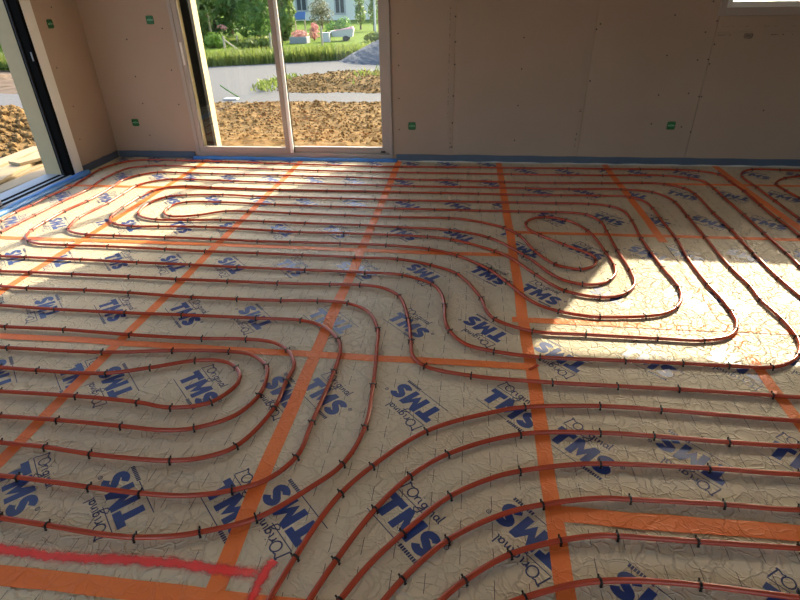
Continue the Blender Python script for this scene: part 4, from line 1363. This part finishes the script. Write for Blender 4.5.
def tree(name, x, y, blobs, count, size, mat, label, cat='tree', trunk=.12, group=None, h=None):
    root = empty(name, (x, y, GZ))
    bl = [(bx, by, bz, rx, ry, rz) for bx, by, bz, rx, ry, rz in blobs]
    fo = foliage('foliage', [(x + a, y + b, GZ + c, d, e, f) for a, b, c, d, e, f in bl], count, size, mat, None)
    fo.parent = root
    fo.location = (-x, -y, -GZ)
    top = h or max(c for _, _, c, *_ in bl)
    V, F = tube_data([(0, 0, 0), (.05 * top * .2, 0, top * .4), (-.02, .05, top * .75), (0, 0, top)], [trunk, trunk * .8, trunk * .55, trunk * .3], 7)
    from_data('trunk', V, F, M['bark'], root)
    for k in range(3):
        a = k * 2.1 + x
        z0 = top * (.35 + .12 * k)
        V, F = tube_data([(0, 0, z0), (math.cos(a) * top * .15, math.sin(a) * top * .15, z0 + top * .18), (math.cos(a) * top * .25, math.sin(a) * top * .25, z0 + top * .3)], [trunk * .5, trunk * .35, trunk * .15], 5)
        from_data('branch', V, F, M['bark'], root)
    tag(root, label, cat, group)
    return root

TG = 'trees beyond the gravel track'
tree('tree', -10.75, 21.8, [(0, 0, 1.2, 1.0, 1.0, 1.25), (.2, .2, 2.6, 1.0, 1.0, 1.2)], 5200, .12, M['leaf_mid'], 'yellow-green tree behind the left side of the patio door', group=TG)
tree('tree', -10.5, 23.5, [(0, 0, 2.0, 1.3, 1.3, 1.9), (.2, 0, 3.9, 1.4, 1.2, 1.6)], 5200, .13, M['leaf_dark'], 'dark tree rising behind the yellow-green tree at left', group=TG)
tree('tree', -11.0, 26.5, [(0, 0, 2.4, 1.9, 1.6, 2.3), (-.4, 0, 5.0, 1.8, 1.5, 1.9)], 6500, .14, M['leaf_dark'], 'dense dark green tree, left one of the big central pair', group=TG)
tree('tree', -8.9, 24.2, [(0, 0, 1.4, 1.0, 1.2, 1.5), (.0, 0, 3.6, 1.1, 1.2, 1.9)], 6500, .10, M['leaf_dark'], 'dense dark green tree just left of the door meeting stile', group=TG)
tree('tree', -7.55, 23.6, [(0, 0, .9, .42, .5, .9), (.05, 0, 2.2, .5, .5, 1.1)], 4200, .12, M['leaf_mid'], 'lighter green tree right behind the door meeting stile', group=TG)
tree('tree', -13.5, 25.5, [(0, 0, 2.4, 2.0, 1.6, 2.4), (0, 0, 5.2, 1.9, 1.5, 1.9)], 5500, .15, M['leaf_dark'], 'dark tree at the far left edge of the patio door view', group=TG)
SG = 'shrubs beyond the gravel track'
tree('shrub', -9.3, 20.6, [(0, 0, .22, .32, .3, .28), (.3, 0, .2, .25, .3, .24)], 1500, .07, M['leaf_lime'], 'bright lime shrub at the foot of the dark trees', 'shrub', .03, SG)
tree('shrub', -7.75, 20.3, [(0, 0, .14, .55, .4, .20), (.6, .1, .18, .5, .4, .20)], 2000, .08, M['leaf_grass'], 'low rounded green shrub beside the fence posts', 'shrub', .03, SG)
tree('shrub', -9.23, 21.3, [(0, 0, .66, .16, .14, .06), (.1, 0, .60, .12, .12, .06)], 90, .035, M['petal'], 'small pink flowering shrub in front of the dark trees', 'shrub', .012, SG, .62)
tree('shrub', -6.28, 23.4, [(0, 0, .25, .22, .2, .26), (.03, 0, .5, .15, .15, .16)], 330, .05, M['petal'], 'pink flowering shrub beside the grey planter', 'shrub', .03, SG)
tree('shrub', -7.85, 31.0, [(0, 0, .6, .65, .5, .5), (-.1, 0, 1.0, .55, .5, .4)], 1100, .06, M['leaf_olive'], 'bare olive-grey shrub in front of the pale house', 'shrub', .05, SG)
tree('shrub', -6.0, 26.0, [(0, 0, .28, .45, .4, .32), (.4, 0, .42, .35, .35, .35)], 800, .06, M['leaf_dark'], 'dark green shrub behind the white trailer', 'shrub', .04, SG)
tree('tree', -5.6, 30.0, [(0, 0, .7, .28, .28, .5), (0, 0, 1.5, .25, .25, .6)], 700, .07, M['leaf_mid'], 'slim young tree in front of the house at right', group=TG, trunk=.05)
tree('tree', -4.75, 29.0, [(0, 0, .8, .25, .25, .6), (0, 0, 1.6, .22, .22, .6)], 600, .07, M['leaf_mid'], 'slim young tree beside the pale lamp pole', group=TG, trunk=.05)
tree('shrub', -3.6, 22.6, [(0, 0, .16, .5, .4, .18), (.7, .2, .26, .7, .5, .3)], 1500, .07, M['leaf_grass'], 'low green shrub behind the grey gravel heap', 'shrub', .03, SG)
# greenery seen through the left door
tree('shrub', -13.3, 15.9, [(0, 0, .5, .9, .9, .6), (.3, .5, 1.2, .9, .9, .9)], 3600, .10, M['leaf_lime'], 'sunlit lime green shrub seen through the left sliding door', 'shrub', .06, SG)
tree('tree', -17.5, 19.5, [(0, 0, 2.2, 2.4, 2.2, 2.2), (.6, 0, 4.2, 1.8, 1.8, 1.6)], 5200, .13, M['leaf_mid'], 'green tree seen through the left sliding door', group=TG)
def left_grass():
    return -15.5 + 5.5 * rng.random(), 13.8 + 2.4 * rng.random()
blades('tall_grass', 3200, left_grass, .15, .42, M['leaf_grass'], 'tall green grass on the bank seen through the left sliding door', .5, None, .03, lambda x, y: .12)

# hedge line closing the view further back
for i in range(6):
    x = -34 + i * 3.3
    tree('hedge_tree', x - .5 * (i % 2), 31 + (i % 3) * 1.2, [(0, 0, 2.2, 2.2, 1.6, 2.4), (.3, 0, 5.0, 1.9, 1.5, 2.2)], 2300, .20, M['leaf_dark'] if i % 2 else M['leaf_mid'],
         ('dark' if i % 2 else 'mid green') + ' hedge tree in the far row behind the garden trees', 'tree', .14, 'far hedge row')

# pale house
house = empty('house', (-6.5, 41, GZ))
def hbox(name, x0, x1, y0, y1, z0, z1, mat, parent=None, bevel=0):
    o = box(name, x0, x1, y0, y1, z0, z1, mat, None, bevel)
    o.parent = house if parent is None else parent
    return o
hbox('wall', -7.2, 8.0, 0, 8, 0, 3.2, M['white_wall'])
for x0, x1, z0, z1 in ((-5.55, -4.85, .62, 2.3), (-2.85, -2.2, .42, 2.3), (.2, 1.1, 0.1, 2.3)):
    f = hbox('window', x0 - .08, x1 + .08, -.05, .02, z0 - .08, z1 + .08, M['white_paint'])
    nn = 2
    for k in range(nn):
        a = x0 + (x1 - x0) * k / nn + .04
        b = x0 + (x1 - x0) * (k + 1) / nn - .04
        pn = box('pane', a, b, -.07, -.045, z0 + .04, z1 - .04, M['pane'])
        pn.parent = f
hbox('canopy', -.8, 2.2, -1.6, 0, 2.55, 2.75, M['white_paint'])
V = [(-7.8, -.6, 3.1), (8.6, -.6, 3.1), (8.6, 8.6, 3.1), (-7.8, 8.6, 3.1), (-7.8, 4, 5.4), (8.6, 4, 5.4)]
r_ = from_data('roof', V, [(0, 1, 5, 4), (2, 3, 4, 5), (0, 4, 3), (1, 2, 5), (3, 2, 1, 0)], M['roof'])
r_.parent = house
tag(house, 'pale rendered house far behind the garden', 'house')

# garden things
def stake(name, x, y, h, r, mat, label, tilt=0.0, cat='post', group=None):
    V, F = tube_data([(0, 0, 0), (tilt * h * .5, 0, h * .5), (tilt * h, 0, h)], [r, r * .95, r * .85], 8)
    o = from_data(name, V, F, mat)
    o.location = (x, y, GZ - .02)
    return tag(o, label, cat, group)
FP = 'garden fence posts'
p_ = empty('fence_post', (-7.95, 18.4, GZ - .02))
V, F = tube_data([(0, 0, 0), (0, 0, .28), (0, 0, .55)], [.04, .04, .035], 8)
from_data('post', V, F, M['post'], p_)
V, F = tube_data([(.03, .02, .42), (.3, .05, .22), (.6, .08, .02)], [.025, .025, .025], 6)
from_data('brace', V, F, M['post'], p_)
tag(p_, 'grey wooden fence post with a diagonal brace in the grass', 'post', FP)
stake('fence_post', -9.0, 22.1, .34, .04, M['post'], 'short grey fence post in front of the dark trees', 0, 'post', FP)
stake('fence_post', -6.80, 19.6, .55, .04, M['post'], 'tan fence post beside the door meeting stile', 0, 'post', FP)
stake('fence_post', -5.36, 21.0, .66, .04, M['post'], 'brown fence post in front of the pink shrub', 0, 'post', FP)
stake('garden_pole', -9.75, 21.6, 1.15, .05, M['timber'], 'tall pale pole among the trees at left', -.06, 'pole')
stake('lamp_pole', -4.05, 25.0, 2.6, .05, M['white_paint'], 'pale thin pole at the right edge of the door view', 0.0, 'pole')

pl = empty('planter', (-6.54, 22.2, GZ))
box('trough', -.34, .34, -.25, .25, 0, .24, M['concrete'], pl, .02)
fo = foliage('planting', [(0, 0, .30, .33, .25, .16)], 600, .035, M['petal'], pl)
tag(pl, 'grey concrete planter filled with reddish flowers', 'planter')
cb = empty('storage_crate', (-5.63, 22.7, GZ))
box('body', -.15, .15, -.15, .15, 0, .30, M['white_paint'], cb, .01)
box('lid', -.165, .165, -.165, .165, .30, .34, M['white_paint'], cb, .008)
tag(cb, 'small white crate with lid beside the brown fence post', 'crate')
bt = empty('garden_table', (-7.86, 27.0, GZ), .1)
box('tabletop', -.27, .27, -.2, .2, -.02, .02, M['blue_top'], bt, .008, Matrix.Translation((0, 0, .78)) @ Matrix.Rotation(math.radians(48), 4, 'X'))
for sx in (-1, 1):
    for sy in (-1, 1):
        box('leg', sx * .22 - .015, sx * .22 + .015, sy * .1 - .015, sy * .1 + .015, 0, .76 + .1 * sy, M['post'], bt)
tag(bt, 'tilted blue tabletop on thin legs left of the bare shrub', 'table')

tl = empty('trailer', (-5.05, 23.2, GZ), .10)
tl.scale = (.62, .62, .5)
V = [(-.62, -.35, .34), (.62, -.35, .30), (.62, .35, .30), (-.62, .35, .34), (-.78, -.42, .72), (.72, -.42, .86), (.72, .42, .86), (-.78, .42, .72)]
from_data('hull', V, [(0, 3, 2, 1), (0, 1, 5, 4), (1, 2, 6, 5), (2, 3, 7, 6), (3, 0, 4, 7), (4, 5, 6, 7)], M['white_paint'], tl)
V = [(-.55, -.33, .77), (.68, -.33, .88), (.68, .33, .88), (-.55, .33, .77), (-.3, -.2, .80), (.66, -.2, 1.02), (.66, .2, 1.02), (-.3, .2, .80)]
from_data('load', V, [(0, 3, 2, 1), (0, 1, 5, 4), (1, 2, 6, 5), (2, 3, 7, 6), (3, 0, 4, 7), (4, 5, 6, 7)], M['pink_load'], tl)
for s in (-1, 1):
    bm = bmesh.new()
    bmesh.ops.create_cone(bm, cap_ends=True, segments=16, radius1=.2, radius2=.2, depth=.12, matrix=Matrix.Translation((.2, s * .42, .2)) @ Matrix.Rotation(PI / 2, 4, 'X'))
    from_bm('wheel', bm, M['rubber'], tl)
V, F = tube_data([(-.6, 0, .36), (-1.0, 0, .33), (-1.15, 0, .3)], .03, 6)
from_data('drawbar', V, F, M['post'], tl)
V, F = tube_data([(-1.12, 0, 0), (-1.12, 0, .3)], .02, 6)
from_data('jockey_stand', V, F, M['post'], tl)
tag(tl, 'white trailer with a pinkish load standing on the lawn', 'trailer')

# gravel heap
V, F = [], []
NR, NA = 26, 60
for i in range(NR + 1):
    for k in range(NA):
        r = 1.75 * i / NR
        a = 2 * PI * k / NA
        x, y = r * math.cos(a) * (1.0 + .1 * math.sin(2 * a)), r * math.sin(a) * .9
        z = max(0, .86 * (1 - r / 1.70)) ** .95 if r < 1.70 else 0
        z = z * .92 + (.03 * noise.noise((x * 4, y * 4, 0)) + .018 * noise.noise((x * 14, y * 14, 0))) * (1 if 0 < i < NR else 0)
        V.append((x, y, max(z, -.01)))
for i in range(NR):
    for k in range(NA):
        F.append((i * NA + k, (i + 1) * NA + k, (i + 1) * NA + (k + 1) % NA, i * NA + (k + 1) % NA))
gh = from_data('gravel_heap', V, F, M['heap'])
gh.location = (-1.95, 16.6, GZ)
tag(gh, 'blue-grey gravel heap at the right of the patio door view', 'gravel heap', None, 'stuff')

# small markers in the gravel
ms = empty('marker_stake', (-4.35, 12.85, GZ))
V, F = tube_data([(0, 0, 0), (0, 0, .30)], .012, 6)
from_data('stake', V, F, M['timber'], ms)
bm = bmesh.new()
add_box(bm, -.03, .03, -.012, .012, .17, .32, .006)
from_bm('ribbon', bm, M['pink_tape'], ms)
tag(ms, 'small marker stake with pink ribbon at the soil edge', 'stake')
V, F = tube_data([(0, 0, 0), (-.20, .05, .10), (-.38, .1, .20)], .014, 6)
o = from_data('bent_rod', V, F, M['leaf_dark'])
o.location = (-4.28, 10.2, GZ)
tag(o, 'dark green bent rod sticking out of the gravel', 'rod')
bm = bmesh.new()
add_box(bm, -.13, .13, -.07, .07, 0, .03, .010)
o = from_bm('stone_slab', bm, M['white_paint'])
o.location = (-4.35, 9.98, GZ)
tag(o, 'flat white slab lying on the gravel beside the soil', 'slab')

# timber boards lying outside the left door
BOARDS = [(-4.16, 4.05, 2.9, 0.02, .0, 'board nearest the sliding door threshold'), (-4.37, 4.35, 2.7, -.02, .0, 'second board from the sliding door threshold'),
          (-4.60, 4.55, 2.6, .03, .0, 'third board from the sliding door threshold'), (-4.83, 4.70, 2.4, -.01, .0, 'fourth board from the sliding door threshold'),
          (-5.08, 4.75, 2.5, .05, .0, 'outermost flat board beside the soil heap'), (-4.72, 5.25, 1.9, .22, .033, 'board lying skewed on top of the others'),
          (-4.52, 5.65, 1.2, -.35, .066, 'short board lying crosswise on the stack')]
for x, y, l, rz, dz, lab in BOARDS:
    bm = bmesh.new()
    add_box(bm, -.095, .095, -l / 2, l / 2, 0, .032, .004)
    o = from_bm('timber_board', bm, M['timber'])
    o.location = (x, y, -.10 + dz)
    o.rotation_euler = (0, 0, rz)
    tag(o, 'pale timber ' + lab, 'board', 'timber boards outside the left door')
for k, y in enumerate((3.3, 4.9)):
    o = box('timber_bearer', -5.25, -4.05, y - .04, y + .04, GZ - .002, -.1005, M['timber'], None, .004)
    tag(o, 'squared timber bearer under the %s of the boards outside' % ('near end', 'far end')[k], 'timber', 'bearers under the boards')
